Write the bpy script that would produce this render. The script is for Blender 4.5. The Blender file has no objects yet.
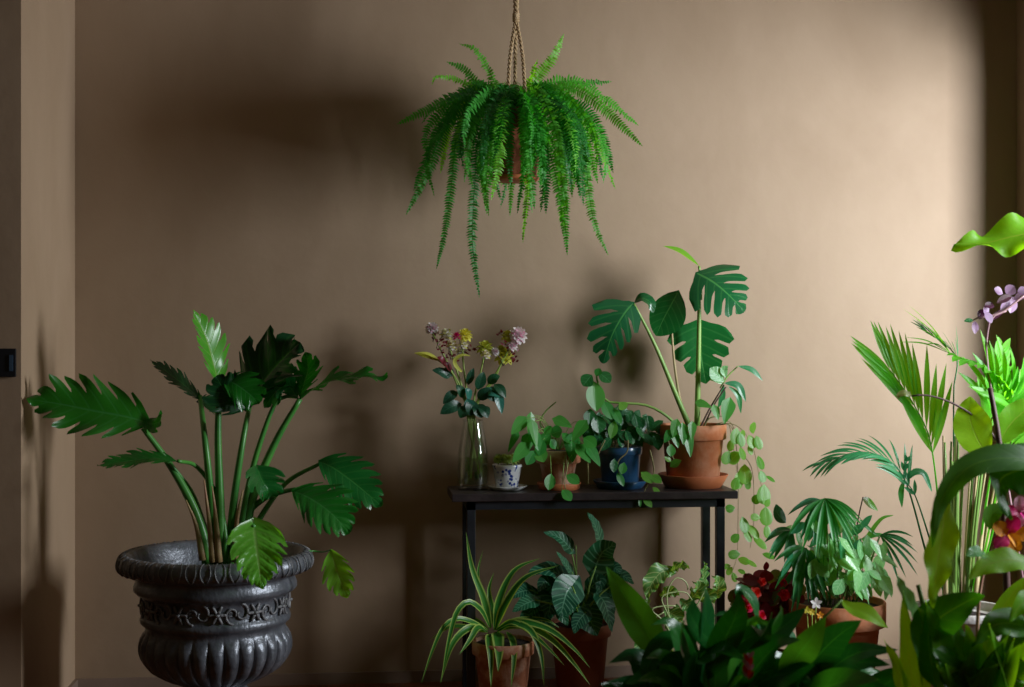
import bpy, math, random
from mathutils import Vector, Quaternion, noise
V = Vector
rnd = random.Random(7)
PI = math.pi
scn = bpy.context.scene
col = scn.collection

# ------------------------------------------------------------------ camera
F = 1400.0
YAW = math.radians(6.0)
CAM = V((-5.6*math.tan(YAW), -5.6, 1.35))
RT = V((math.cos(YAW), -math.sin(YAW), 0)); FW = V((math.sin(YAW), math.cos(YAW), 0)); UP = V((0, 0, 1))
def P(px, py, Y):
    d = FW + RT*((px-512)/F) + UP*((343.5-py)/F)
    return CAM + d*((Y-CAM.y)/d.y)
def K(px, Y):                                   # pixels per metre there
    d = FW + RT*((px-512)/F)
    return F/((Y-CAM.y)/d.y)
cam = bpy.data.cameras.new('camera'); co = bpy.data.objects.new('camera', cam); col.objects.link(co)
co.location = CAM; co.rotation_euler = (PI/2, 0, -YAW)
cam.sensor_width = 36; cam.lens = F*36/1024
cam.dof.use_dof = True; cam.dof.focus_distance = 5.15; cam.dof.aperture_fstop = 2.2
scn.camera = co

# ------------------------------------------------------------------ mesh builder
class MB:
    def __init__(s): s.v = []; s.f = []; s.u = []; s.m = []; s.mi = 0
    def vert(s, p): s.v.append((p[0], p[1], p[2])); return len(s.v)-1
    def face(s, idx, uv=None):
        s.f.append(tuple(idx)); s.u.append(uv or [(0.5, 0.5)]*len(idx)); s.m.append(s.mi)
def empty(name, loc, label=None, cat=None, group=None, kind=None):
    o = bpy.data.objects.new(name, None); col.objects.link(o); o.location = loc
    o.empty_display_size = .05
    tag(o, label, cat, group, kind); return o
def tag(o, label=None, cat=None, group=None, kind=None):
    if label: o['label'] = label
    if cat: o['category'] = cat
    if group: o['group'] = group
    if kind: o['kind'] = kind
    return o
def part(name, mb, mats, parent=None, smooth=True, label=None, org=None, merge=False, bevel=0):
    if not isinstance(mats, (list, tuple)): mats = [mats]
    off = V((0, 0, 0))
    if parent is not None:
        r = parent
        while r.parent is not None: r = r.parent
        off = r.location
        if parent.parent is None and parent.type != 'EMPTY': off = parent.location
    elif org is not None: off = V(org)
    me = bpy.data.meshes.new(name)
    me.from_pydata([(x-off.x, y-off.y, z-off.z) for x, y, z in mb.v], [], mb.f)
    uvl = me.uv_layers.new(name='UVMap')
    k = 0
    flat = []
    for uv in mb.u:
        for a in uv: flat += [a[0], a[1]]
    uvl.data.foreach_set('uv', flat)
    for m in mats: me.materials.append(m)
    me.polygons.foreach_set('material_index', mb.m)
    me.polygons.foreach_set('use_smooth', [smooth]*len(mb.f))
    if merge:
        import bmesh
        b = bmesh.new(); b.from_mesh(me); bmesh.ops.remove_doubles(b, verts=b.verts, dist=merge); b.to_mesh(me); b.free()
    me.update()
    o = bpy.data.objects.new(name, me); col.objects.link(o)
    if parent is not None: o.parent = parent
    else: o.location = off
    if label: o['label'] = label
    if bevel:
        md = o.modifiers.new('bevel', 'BEVEL'); md.width = bevel; md.segments = 2; md.limit_method = 'ANGLE'
    return o

# ------------------------------------------------------------------ primitives
def spline(pts, n):
    pts = [V(p) for p in pts]
    if len(pts) == 2: return [pts[0].lerp(pts[1], i/(n-1)) for i in range(n)]
    ext = [pts[0]*2-pts[1]] + pts + [pts[-1]*2-pts[-2]]
    L = [0]
    for a, b in zip(pts, pts[1:]): L.append(L[-1]+(b-a).length+1e-9)
    out = []
    for i in range(n):
        d = L[-1]*i/(n-1); s = 0
        while s < len(pts)-2 and d > L[s+1]: s += 1
        t = (d-L[s])/(L[s+1]-L[s])
        p0, p1, p2, p3 = ext[s:s+4]
        out.append(0.5*((2*p1)+(p2-p0)*t+(2*p0-5*p1+4*p2-p3)*t*t+(3*p1-p0-3*p2+p3)*t**3))
    return out
def frames(sp, n0):
    T = []
    for i in range(len(sp)):
        a = sp[max(0, i-1)]; b = sp[min(len(sp)-1, i+1)]
        T.append((b-a).normalized() if (b-a).length > 1e-9 else V((0, 0, 1)))
    S = []; N = []
    ref = V(n0).normalized()
    for t in T:
        s = t.cross(ref)
        if s.length < 0.15: s = S[-1] if S else t.orthogonal()
        s = s - t*s.dot(t); s.normalize()
        S.append(s); N.append(s.cross(t).normalized())
    return T, S, N
def tube(mb, pts, r0, r1=None, n=10, seg=6, cap=True):
    r1 = r0 if r1 is None else r1
    sp = spline(pts, n)
    T, S, N = frames(sp, (0.31, -0.9, 0.2))
    rings = []
    for i, p in enumerate(sp):
        t = i/(n-1); r = r0+(r1-r0)*t
        rings.append([mb.vert(p+(S[i]*math.cos(a)+N[i]*math.sin(a))*r) for a in [2*PI*j/seg for j in range(seg)]])
    for i in range(n-1):
        for j in range(seg):
            k = (j+1) % seg
            mb.face((rings[i][j], rings[i][k], rings[i+1][k], rings[i+1][j]), [(0, i/(n-1))]*4)
    if cap:
        mb.face(rings[0][::-1], [(0, 0)]*seg); mb.face(rings[-1], [(0, 1)]*seg)
def box(mb, a, b):
    x0, y0, z0 = a; x1, y1, z1 = b
    i = [mb.vert(p) for p in ((x0, y0, z0), (x1, y0, z0), (x1, y1, z0), (x0, y1, z0), (x0, y0, z1), (x1, y0, z1), (x1, y1, z1), (x0, y1, z1))]
    for f in ((0, 3, 2, 1), (4, 5, 6, 7), (0, 1, 5, 4), (1, 2, 6, 5), (2, 3, 7, 6), (3, 0, 4, 7)): mb.face([i[k] for k in f])
def lathe(mb, prof, c, seg=48, mod=None, closed=False):
    rings = []
    for q, (r, z) in enumerate(prof):
        if r < 1e-6: rings.append([mb.vert((c[0], c[1], c[2]+z))]); continue
        ring = []
        for j in range(seg):
            a = 2*PI*j/seg
            rr, zz = (r, z) if mod is None else mod(q, r, z, a)
            ring.append(mb.vert((c[0]+rr*math.cos(a), c[1]+rr*math.sin(a), c[2]+zz)))
        rings.append(ring)
    for A, B in zip(rings, rings[1:]):
        if len(A) == 1 and len(B) == 1: continue
        for j in range(seg):
            k = (j+1) % seg
            u = [(j/seg, 0)]*4
            if len(A) == 1: mb.face((A[0], B[j], B[k]), u[:3])
            elif len(B) == 1: mb.face((A[j], B[0], A[k]), u[:3])
            else: mb.face((A[j], B[j], B[k], A[k]), u)

# ------------------------------------------------------------------ leaves
def prof(shape, t):
    t = min(1, max(0, t))
    if shape == 'ovate': return max(0, math.sin(PI*t**0.72))**0.85
    if shape == 'round': return max(0, math.sin(PI*t**0.85))**0.62
    if shape == 'heart': return min(1, (t/0.10))**0.35*max(0, 1-t**1.5)**0.9
    if shape == 'lance': return max(0, math.sin(PI*t**0.85))**0.95
    if shape == 'strap': return min(1, 0.55+t*2.2)*max(0, 1-t**3.0)**0.8
    if shape == 'blade': return min(1, (t/0.25+0.08))**0.7*max(0, 1-t**2.2)
    return 1
def leaf(mb, pts, W, shape='ovate', n=(0, -1, .45), fold=.12, wave=0, wn=3, lobes=0, s0=.5, slant=.35,
         gap=.75, curl=0, nt=14, ns=4, asym=(1, 1), quilt=0, ph=0, back=None, skip=None, tipx=3.2, jag=.10, shift=.9):
    sp = spline(pts, 25)
    T, S, N = frames(sp, n)
    def at(t):
        x = min(1, max(0, t))*24; i = min(23, int(x)); f = x-i
        return sp[i].lerp(sp[i+1], f), T[i].lerp(T[i+1], f), S[i].lerp(S[i+1], f), N[i].lerp(N[i+1], f)
    if back is None: back = .55 if shape == 'heart' else 0
    def vtx(tt, s):
        p, tg, sd, nm = at(tt)
        a = abs(s); w = W*prof(shape, tt)*asym[0 if s < 0 else 1]
        q = p + sd*(s*w*(1-.15*abs(curl)*a)) + tg*(slant*w*a**1.3)
        if back: q -= tg*(back*W*a**1.5*math.exp(-tt/.13))
        h = fold*w*a - curl*w*a*a
        if wave: h += wave*W*a*a*math.sin(2*PI*wn*tt+ph+(1.3 if s < 0 else 0))
        if quilt: h += quilt*W*a*(1-a)*math.sin(2*PI*(tt*8-a*1.2))
        return q+nm*h
    if not lobes:
        g = {}
        for i in range(nt+1):
            for j in range(-ns, ns+1): g[i, j] = mb.vert(vtx(i/nt, j/ns))
        for i in range(nt):
            for j in range(-ns, ns):
                uv = [((j)/ns*.5+.5, i/nt), ((j+1)/ns*.5+.5, i/nt), ((j+1)/ns*.5+.5, (i+1)/nt), (j/ns*.5+.5, (i+1)/nt)]
                mb.face((g[i, j], g[i, j+1], g[i+1, j+1], g[i+1, j]), uv)
        return
    for sg in (-1, 1):
        for k in range(lobes):
            if skip and (sg, k) in skip: continue
            tc = (k+.5)/lobes; hw = .5/lobes
            nr = 9; g = {}
            jg = rnd.uniform(1-jag, 1+jag)
            for i in range(nr+1):
                s = i/nr
                if s <= s0: f = 1
                else:
                    x = (s-s0)/(1-s0)
                    f = (1-gap*min(1, x*8)*.16)*max(0, 1-x**tipx)**.6
                for j in range(5):
                    tau = (j-2)/2
                    tt = tc+tau*hw*f + (0.0 if s <= s0 else shift*hw*((s-s0)/(1-s0))**1.5)
                    sr = s if s <= s0 else s0+(s-s0)*jg
                    g[i, j] = (mb.vert(vtx(min(.999, tt), sg*sr)), (sg*s*.5+.5, tt))
            for i in range(nr):
                for j in range(4):
                    q = [g[i, j], g[i, j+1], g[i+1, j+1], g[i+1, j]]
                    if sg > 0: q = q[::-1]
                    mb.face([a[0] for a in q], [a[1] for a in q])
def toward(n, j=.3): return (n[0]+rnd.uniform(-j, j), n[1]+rnd.uniform(-j, j), n[2]+rnd.uniform(-j, j))
def free_leaf(mb, base, d, L, W, shape='ovate', n=(0, -.7, .7), droop=.35, **kw):
    d = V(d).normalized()
    p = [V(base)+d*(L*t)+V((0, 0, -droop*L*t*t)) for t in (0, .35, .7, 1)]
    leaf(mb, p, W, shape, n, **kw)

# ------------------------------------------------------------------ materials
def newmat(name):
    m = bpy.data.materials.new(name); m.use_nodes = True
    nt = m.node_tree; nt.nodes.clear()
    return m, nt
def nd(nt, t, **kw):
    x = nt.nodes.new(t)
    for k, v in kw.items():
        if k.startswith('_'): setattr(x, k[1:], v)
        else: x.inputs[k].default_value = v
    return x
def c4(c): return (c[0], c[1], c[2], 1)
def srgb(r, g, b):
    f = lambda x: ((x/255+.055)/1.055)**2.4 if x > 10 else x/255/12.92
    return (f(r), f(g), f(b))
def pmat(name, c, rough=.6, c2=None, scale=8, bump=0, metal=0, spec=.5, detail=4, coat=0, contrast=(.35, .65), bscale=None):
    m, nt = newmat(name); L = nt.links.new
    out = nd(nt, 'ShaderNodeOutputMaterial'); b = nd(nt, 'ShaderNodeBsdfPrincipled', Roughness=rough, Metallic=metal)
    b.inputs['Specular IOR Level'].default_value = spec
    b.inputs['Coat Weight'].default_value = coat
    L(b.outputs[0], out.inputs[0])
    tc = nd(nt, 'ShaderNodeTexCoord')
    n = nd(nt, 'ShaderNodeTexNoise', Scale=scale, Detail=detail, Roughness=.6); L(tc.outputs['Object'], n.inputs['Vector'])
    r = nd(nt, 'ShaderNodeValToRGB'); L(n.outputs[0], r.inputs[0])
    r.color_ramp.elements[0].position = contrast[0]; r.color_ramp.elements[1].position = contrast[1]
    r.color_ramp.elements[0].color = c4(c); r.color_ramp.elements[1].color = c4(c2 or c)
    L(r.outputs[0], b.inputs['Base Color'])
    if bump:
        n2 = nd(nt, 'ShaderNodeTexNoise', Scale=bscale or scale*5, Detail=5); L(tc.outputs['Object'], n2.inputs['Vector'])
        bp = nd(nt, 'ShaderNodeBump', Strength=bump, Distance=.01); L(n2.outputs[0], bp.inputs['Height']); L(bp.outputs[0], b.inputs['Normal'])
    return m
def leafmat(name, c, vein=None, rough=.38, trans=.3, tc=None, nv=7, vw=.10, mid=.035, sidev=.5, style='pinnate', spec=.5, edge=None, var=.25, mot=.25):
    m, nt = newmat(name); L = nt.links.new
    out = nd(nt, 'ShaderNodeOutputMaterial')
    b = nd(nt, 'ShaderNodeBsdfPrincipled', Roughness=rough); b.inputs['Specular IOR Level'].default_value = spec
    uv = nd(nt, 'ShaderNodeUVMap'); sx = nd(nt, 'ShaderNodeSeparateXYZ'); L(uv.outputs[0], sx.inputs[0])
    def M(op, a, b_=None, c_=None):
        x = nd(nt, 'ShaderNodeMath', _operation=op)
        for i, q in enumerate((a, b_, c_)):
            if q is None: continue
            if isinstance(q, (int, float)): x.inputs[i].default_value = q
            else: L(q, x.inputs[i])
        return x.outputs[0]
    s = M('ABSOLUTE', M('MULTIPLY_ADD', sx.outputs[0], 2, -1))
    def sm(x, a, bb):
        q = nd(nt, 'ShaderNodeMapRange', _interpolation_type='SMOOTHSTEP'); L(x, q.inputs[0])
        q.inputs[1].default_value = a; q.inputs[2].default_value = bb; q.inputs[3].default_value = 1; q.inputs[4].default_value = 0
        return q.outputs[0]
    midm = sm(s, mid*.4, mid*1.6)
    if style == 'pinnate':
        v = M('FRACT', M('MULTIPLY', M('SUBTRACT', sx.outputs[1], M('MULTIPLY', s, .12)), nv))
        d = M('ABSOLUTE', M('SUBTRACT', v, .5))
        side = M('MULTIPLY', sm(d, vw*.3, vw*1.5), sidev)
        mask = M('MAXIMUM', midm, side)
    elif style == 'stripe':
        mask = M('MULTIPLY', M('SUBTRACT', 1, sm(s, .55, .75)), 1)
    elif style == 'none': mask = M('MULTIPLY', midm, .6)
    ti = nd(nt, 'ShaderNodeTexCoord')
    ns = nd(nt, 'ShaderNodeTexNoise', Scale=25, Detail=3); L(ti.outputs['Object'], ns.inputs['Vector'])
    oi = nd(nt, 'ShaderNodeObjectInfo')
    vv = M('ADD', M('MULTIPLY', oi.outputs['Random'], var), M('MULTIPLY', ns.outputs[0], mot))
    hsv = nd(nt, 'ShaderNodeHueSaturation'); hsv.inputs['Color'].default_value = c4(c)
    L(M('ADD', vv, 1-(var+mot)/2), hsv.inputs['Value'])
    hsv.inputs['Hue'].default_value = .5
    L(M('MULTIPLY_ADD', oi.outputs['Random'], -.03, .512), hsv.inputs['Hue'])
    mx = nd(nt, 'ShaderNodeMix', _data_type='RGBA'); L(mask, mx.inputs[0]); L(hsv.outputs[0], mx.inputs[6])
    mx.inputs[7].default_value = c4(vein or tuple(min(1, x*2.2+.02) for x in c))
    L(mx.outputs[2], b.inputs['Base Color'])
    bp = nd(nt, 'ShaderNodeBump', Strength=.25, Distance=.004); L(mask, bp.inputs['Height']); bp.invert = True
    L(bp.outputs[0], b.inputs['Normal'])
    t = nd(nt, 'ShaderNodeBsdfTranslucent')
    mt = nd(nt, 'ShaderNodeMix', _data_type='RGBA', _blend_type='MULTIPLY'); mt.inputs[0].default_value = 1
    L(mx.outputs[2], mt.inputs[6]); mt.inputs[7].default_value = c4(tc or (3.2, 2.6, .8)); mt.clamp_result = False
    L(mt.outputs[2], t.inputs[0])
    ms = nd(nt, 'ShaderNodeMixShader'); ms.inputs[0].default_value = trans
    L(b.outputs[0], ms.inputs[1]); L(t.outputs[0], ms.inputs[2]); L(ms.outputs[0], out.inputs[0])
    return m

M = {}
def wallmat(nm='plaster', g=1.0):
    m, nt = newmat(nm); L = nt.links.new
    out = nd(nt, 'ShaderNodeOutputMaterial'); b = nd(nt, 'ShaderNodeBsdfPrincipled', Roughness=.62)
    b.inputs['Specular IOR Level'].default_value = .4
    L(b.outputs[0], out.inputs[0])
    tc = nd(nt, 'ShaderNodeTexCoord')
    mp = nd(nt, 'ShaderNodeMapping'); mp.inputs['Scale'].default_value = (1.3, 1.3, .7); L(tc.outputs['Object'], mp.inputs[0])
    n = nd(nt, 'ShaderNodeTexNoise', Scale=1.6, Detail=5, Roughness=.62, Distortion=.5); L(mp.outputs[0], n.inputs['Vector'])
    r = nd(nt, 'ShaderNodeValToRGB'); L(n.outputs[0], r.inputs[0])
    e = r.color_ramp.elements; e[0].position = .3; e[1].position = .72
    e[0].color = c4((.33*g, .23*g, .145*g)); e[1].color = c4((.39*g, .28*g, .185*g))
    L(r.outputs[0], b.inputs['Base Color'])
    n2 = nd(nt, 'ShaderNodeTexNoise', Scale=3.5, Detail=8, Roughness=.55); L(tc.outputs['Object'], n2.inputs['Vector'])
    bp = nd(nt, 'ShaderNodeBump', Strength=.25, Distance=.02); L(n2.outputs[0], bp.inputs['Height']); L(bp.outputs[0], b.inputs['Normal'])
    return m
M['wall'] = wallmat(); M['wall_lit'] = wallmat('lit_plaster', 1.3)  # second plaster is lighter: light caught by the left return is put into its colour
M['trim'] = pmat('painted_trim', (.25, .18, .13), .5, (.29, .21, .16), 3)
M['ceil'] = pmat('ceiling_paint', (.45, .38, .3), .8, (.5, .42, .34), 2)
def floormat():
    m, nt = newmat('wood_floor'); L = nt.links.new
    out = nd(nt, 'ShaderNodeOutputMaterial'); b = nd(nt, 'ShaderNodeBsdfPrincipled', Roughness=.35); L(b.outputs[0], out.inputs[0])
    tc = nd(nt, 'ShaderNodeTexCoord')
    br = nd(nt, 'ShaderNodeTexBrick', Scale=1.0); L(tc.outputs['Object'], br.inputs['Vector'])
    br.inputs['Brick Width'].default_value = 1.4; br.inputs['Row Height'].default_value = .12; br.inputs['Mortar Size'].default_value = .003
    br.inputs['Color1'].default_value = c4((.20, .06, .018)); br.inputs['Color2'].default_value = c4((.28, .09, .028)); br.inputs['Mortar'].default_value = c4((.02, .01, .005))
    mp = nd(nt, 'ShaderNodeMapping'); mp.inputs['Scale'].default_value = (1.5, 25, 1); L(tc.outputs['Object'], mp.inputs[0])
    n = nd(nt, 'ShaderNodeTexNoise', Scale=2, Detail=5); L(mp.outputs[0], n.inputs['Vector'])
    mx = nd(nt, 'ShaderNodeMix', _data_type='RGBA', _blend_type='MULTIPLY'); mx.inputs[0].default_value = .6
    L(br.outputs[0], mx.inputs[6]); L(n.outputs[0], mx.inputs[7]); L(mx.outputs[2], b.inputs['Base Color'])
    return m
M['floor'] = floormat()
M['black_metal'] = pmat('black_steel', (.012, .014, .018), .35, (.02, .022, .028), 20)
M['tabletop'] = pmat('dark_wood', (.018, .013, .013), .42, (.04, .028, .028), 12, bump=.15)
M['terracotta'] = pmat('terracotta', (.52, .16, .055), .75, (.62, .30, .17), 9, bump=.15, contrast=(.42, .72))
M['terracotta_pale'] = pmat('weathered_terracotta', (.40, .15, .07), .8, (.62, .40, .28), 14, bump=.2, contrast=(.45, .62))
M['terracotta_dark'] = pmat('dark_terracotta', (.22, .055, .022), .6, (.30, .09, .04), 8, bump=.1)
M['terracotta_saucer'] = pmat('terracotta_saucer', (.45, .12, .035), .6, (.52, .16, .06), 8)
M['blue'] = pmat('blue_glaze', (.016, .065, .15), .28, (.03, .10, .22), 12, coat=.4)
M['white_glaze'] = pmat('white_glaze', (.75, .76, .74), .2, (.7, .72, .7), 10, coat=.5)
M['urn'] = pmat('aged_lead', (.06, .067, .08), .36, (.22, .24, .275), 14, bump=.25, metal=.35, spec=.8, contrast=(.3, .75), detail=8)
M['urn_relief'] = pmat('aged_lead_relief', (.11, .11, .115), .4, (.24, .24, .25), 30, bump=.3, spec=.7)
M['stone'] = pmat('pale_ceramic', (.55, .5, .45), .6, (.75, .73, .7), 20, bump=.2)
M['soil'] = pmat('soil', (.012, .008, .006), .95, (.04, .026, .018), 60, bump=1)
M['rope'] = pmat('jute', (.45, .30, .15), .9, (.62, .45, .26), 60, bump=.6, bscale=300)
M['brass'] = pmat('brass', (.5, .35, .15), .35, metal=1)
M['plastic'] = pmat('dark_plastic', (.012, .014, .018), .3)
M['screen'] = pmat('switch_strip', (.05, .09, .14), .2)
M['frame'] = pmat('window_paint', (.6, .58, .54), .4)
def tworep(name, c1, c2):                      # blue floral china
    m, nt = newmat(name); L = nt.links.new
    out = nd(nt, 'ShaderNodeOutputMaterial'); b = nd(nt, 'ShaderNodeBsdfPrincipled', Roughness=.2); L(b.outputs[0], out.inputs[0])
    tc = nd(nt, 'ShaderNodeTexCoord'); v = nd(nt, 'ShaderNodeTexVoronoi', Scale=75); L(tc.outputs['Object'], v.inputs['Vector'])
    r = nd(nt, 'ShaderNodeValToRGB'); L(v.outputs['Distance'], r.inputs[0])
    e = r.color_ramp.elements; e[0].position = .40; e[0].color = (0.02, .05, .28, 1); e[1].position = .47; e[1].color = (.75, .76, .78, 1)
    v2 = nd(nt, 'ShaderNodeTexNoise', Scale=28, Detail=1); L(tc.outputs['Object'], v2.inputs['Vector'])
    r2 = nd(nt, 'ShaderNodeValToRGB'); L(v2.outputs[0], r2.inputs[0]); r2.color_ramp.elements[0].position = .46; r2.color_ramp.elements[1].position = .56
    mx = nd(nt, 'ShaderNodeMix', _data_type='RGBA'); L(r2.outputs[0], mx.inputs[0]); mx.inputs[6].default_value = (.72, .72, .74, 1); L(r.outputs[0], mx.inputs[7])
    L(mx.outputs[2], b.inputs['Base Color']); return m
M['china'] = tworep('blue_floral_china', 0, 0)
def glassmat(name, tint, refl=1.0, rough=.02, lo=.05):
    m, nt = newmat(name); L = nt.links.new
    out = nd(nt, 'ShaderNodeOutputMaterial')
    t = nd(nt, 'ShaderNodeBsdfTransparent'); t.inputs[0].default_value = c4(tint)
    g = nd(nt, 'ShaderNodeBsdfGlossy', Roughness=rough)
    fr = nd(nt, 'ShaderNodeLayerWeight'); fr.inputs[0].default_value = .25
    p3 = nd(nt, 'ShaderNodeMath', _operation='POWER'); L(fr.outputs['Facing'], p3.inputs[0]); p3.inputs[1].default_value = 2.5
    a = nd(nt, 'ShaderNodeMath', _operation='MULTIPLY_ADD'); L(p3.outputs[0], a.inputs[0]); a.inputs[1].default_value = .8*refl; a.inputs[2].default_value = .16*refl
    ms = nd(nt, 'ShaderNodeMixShader'); L(a.outputs[0], ms.inputs[0]); L(t.outputs[0], ms.inputs[1]); L(g.outputs[0], ms.inputs[2])
    L(ms.outputs[0], out.inputs[0]); return m
M['glass'] = glassmat('clear_glass', (.93, .96, .94), 1.0, .07)
M['water'] = glassmat('vase_water', (.78, .84, .58), .4)
M['pane'] = glassmat('window_glass', (.97, .98, .97), .5)

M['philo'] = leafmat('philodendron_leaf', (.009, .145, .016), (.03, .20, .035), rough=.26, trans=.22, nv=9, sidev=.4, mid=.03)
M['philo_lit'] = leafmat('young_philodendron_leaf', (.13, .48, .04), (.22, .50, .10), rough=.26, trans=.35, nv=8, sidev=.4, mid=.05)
M['philo_deep'] = leafmat('shaded_philodendron_leaf', (.004, .050, .010), (.02, .12, .02), rough=.3, trans=.12, nv=9, sidev=.4)  # leaves turned from the light, their shade put into the darker colour
M['philo_stem'] = pmat('philodendron_petiole', (.04, .22, .04), .35, (.09, .34, .05), 6)
M['sheath'] = pmat('petiole_sheath', (.45, .20, .12), .5, (.5, .42, .16), 14)
M['fern'] = leafmat('fern_frond', (.028, .30, .022), (.05, .3, .03), rough=.5, trans=.35, style='none', var=.9, mot=.7, tc=(3, 2.4, .8))
M['fern_tip'] = leafmat('young_fern_frond', (.12, .46, .03), (.1, .4, .03), rough=.5, trans=.4, style='none', var=.7, mot=.6)
M['monstera'] = leafmat('monstera_leaf', (.008, .11, .03), (.05, .25, .06), rough=.24, trans=.13, nv=7, sidev=.25, mid=.03)
M['monstera_stem'] = pmat('monstera_petiole', (.16, .36, .05), .4, (.3, .5, .12), 8)
M['dry_stem'] = pmat('pale_dry_stem', (.45, .34, .16), .6, (.5, .42, .22), 20)
M['dark_stem'] = pmat('dark_brown_stem', (.06, .03, .025), .55, (.1, .05, .04), 20)
M['pothos'] = leafmat('heart_leaf', (.05, .32, .05), (.12, .45, .1), rough=.32, trans=.35, style='none', tc=(2.6, 2.4, .9))
M['ivy'] = leafmat('small_dark_leaf', (.014, .12, .035), (.06, .28, .10), rough=.3, trans=.2, nv=4, sidev=.3)
M['hoya'] = leafmat('round_vine_leaf', (.14, .42, .05), (.25, .55, .1), rough=.35, trans=.4, style='none', tc=(2.4, 2.1, .9))
M['vine'] = pmat('vine_stem', (.20, .17, .07), .6, (.28, .26, .1), 20)
M['spider'] = leafmat('striped_blade', (.035, .22, .03), (.42, .60, .14), rough=.35, trans=.3, style='stripe', var=.4)
M['silver'] = leafmat('silver_veined_leaf', (.012, .11, .05), (.11, .33, .19), rough=.35, trans=.12, nv=8, sidev=.8, vw=.13, mid=.05)
M['curly'] = leafmat('crinkled_leaf', (.09, .26, .06), (.40, .55, .22), rough=.35, trans=.3, nv=9, sidev=.8)
M['mixed'] = leafmat('waxy_pale_leaf', (.18, .46, .17), (.30, .58, .28), rough=.28, trans=.25, nv=5, sidev=.4)
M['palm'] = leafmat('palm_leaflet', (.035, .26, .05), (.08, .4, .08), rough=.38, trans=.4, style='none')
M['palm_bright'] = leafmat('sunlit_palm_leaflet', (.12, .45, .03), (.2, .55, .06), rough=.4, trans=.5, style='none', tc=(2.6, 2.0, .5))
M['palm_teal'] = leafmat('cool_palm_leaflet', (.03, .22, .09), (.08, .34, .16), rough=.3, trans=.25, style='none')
M['palm_stem'] = pmat('palm_cane', (.10, .24, .04), .4, (.20, .32, .07), 5)
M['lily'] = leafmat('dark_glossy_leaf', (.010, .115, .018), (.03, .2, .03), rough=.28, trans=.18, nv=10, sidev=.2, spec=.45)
M['nest'] = leafmat('backlit_strap_leaf', (.17, .46, .015), (.24, .45, .04), spec=.3, rough=.42, trans=.55, nv=12, sidev=.12, tc=(2.6, 2.0, .5))  # backlight through the leaves is put into this brighter colour
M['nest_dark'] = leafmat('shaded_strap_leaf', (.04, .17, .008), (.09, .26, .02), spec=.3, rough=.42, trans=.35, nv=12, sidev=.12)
M['begonia'] = leafmat('dark_red_leaf', (.14, .014, .018), (.2, .05, .03), rough=.4, trans=.25, style='none', tc=(3, 1, .8), var=.6)
M['red'] = leafmat('red_petal', (.62, .01, .03), (.7, .05, .06), rough=.5, trans=.3, style='none', tc=(1.5, .6, .6))
M['olive'] = leafmat('olive_leaf', (.12, .15, .03), (.2, .25, .06), rough=.4, trans=.25, style='none')
M['pink'] = leafmat('pink_petal', (.78, .42, .55), (.8, .5, .6), rough=.6, trans=.3, style='none', tc=(1.2, .9, 1), var=.5)
M['white_petal'] = leafmat('white_petal', (.82, .78, .76), (.85, .8, .8), rough=.6, trans=.3, style='none', tc=(1, 1, 1), var=.2)
M['magenta'] = leafmat('magenta_petal', (.55, .02, .17), (.7, .1, .3), rough=.45, trans=.3, style='none', tc=(1.5, .8, 1))
M['orange'] = leafmat('orange_petal', (.85, .35, .02), (.8, .1, .05), rough=.45, trans=.3, style='none', tc=(1.2, 1, .8))
M['lime'] = leafmat('lime_petal', (.58, .62, .10), (.6, .7, .15), rough=.5, trans=.3, style='none', tc=(1.4, 1.3, .8), var=.4)
M['yellow'] = leafmat('yellow_petal', (.70, .60, .05), (.7, .6, .1), rough=.5, trans=.3, style='none', tc=(1.2, 1.1, .8))
M['purple'] = leafmat('purple_petal', (.40, .24, .42), (.5, .35, .55), rough=.45, trans=.3, style='none', tc=(1.2, .9, 1.2))
M['plum'] = leafmat('plum_petal', (.06, .008, .03), (.1, .02, .05), rough=.4, trans=.2, style='none', tc=(1.5, .8, 1))
M['rose_leaf'] = leafmat('cut_flower_leaf', (.012, .075, .035), (.04, .16, .09), rough=.35, trans=.15, nv=6, sidev=.3)
M['stem_green'] = pmat('cut_stem', (.22, .34, .05), .45, (.30, .42, .08), 10)
M['succulent'] = leafmat('succulent_leaf', (.25, .36, .08), (.5, .3, .1), rough=.45, trans=.1, style='none', var=.6)

# ------------------------------------------------------------------ the room
RX = 2.12                                         # inner face of right wall
LXp = P(75, 343, 0).x                             # left return wall
YL = -0.86
CH = 3.0
YF = -4.3
def quadbox(name, a, b, mat, label=None):
    mb = MB(); box(mb, a, b)
    o = part(name, mb, mat, None, smooth=False); o['kind'] = 'structure'
    return o
quadbox('floor', (-4.2, -7.2, -.1), (3.2, .2, 0), M['floor'])
quadbox('ceiling', (-4.2, YF, CH), (3.2, .2, CH+.1), M['ceil'])
quadbox('wall_back', (LXp-.15, 0, 0), (RX+.35, .15, CH), M['wall'])
quadbox('wall_left', (-4.2, YL, 0), (LXp, 0, CH), M['wall_lit'])          # projecting return beside the corner
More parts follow.
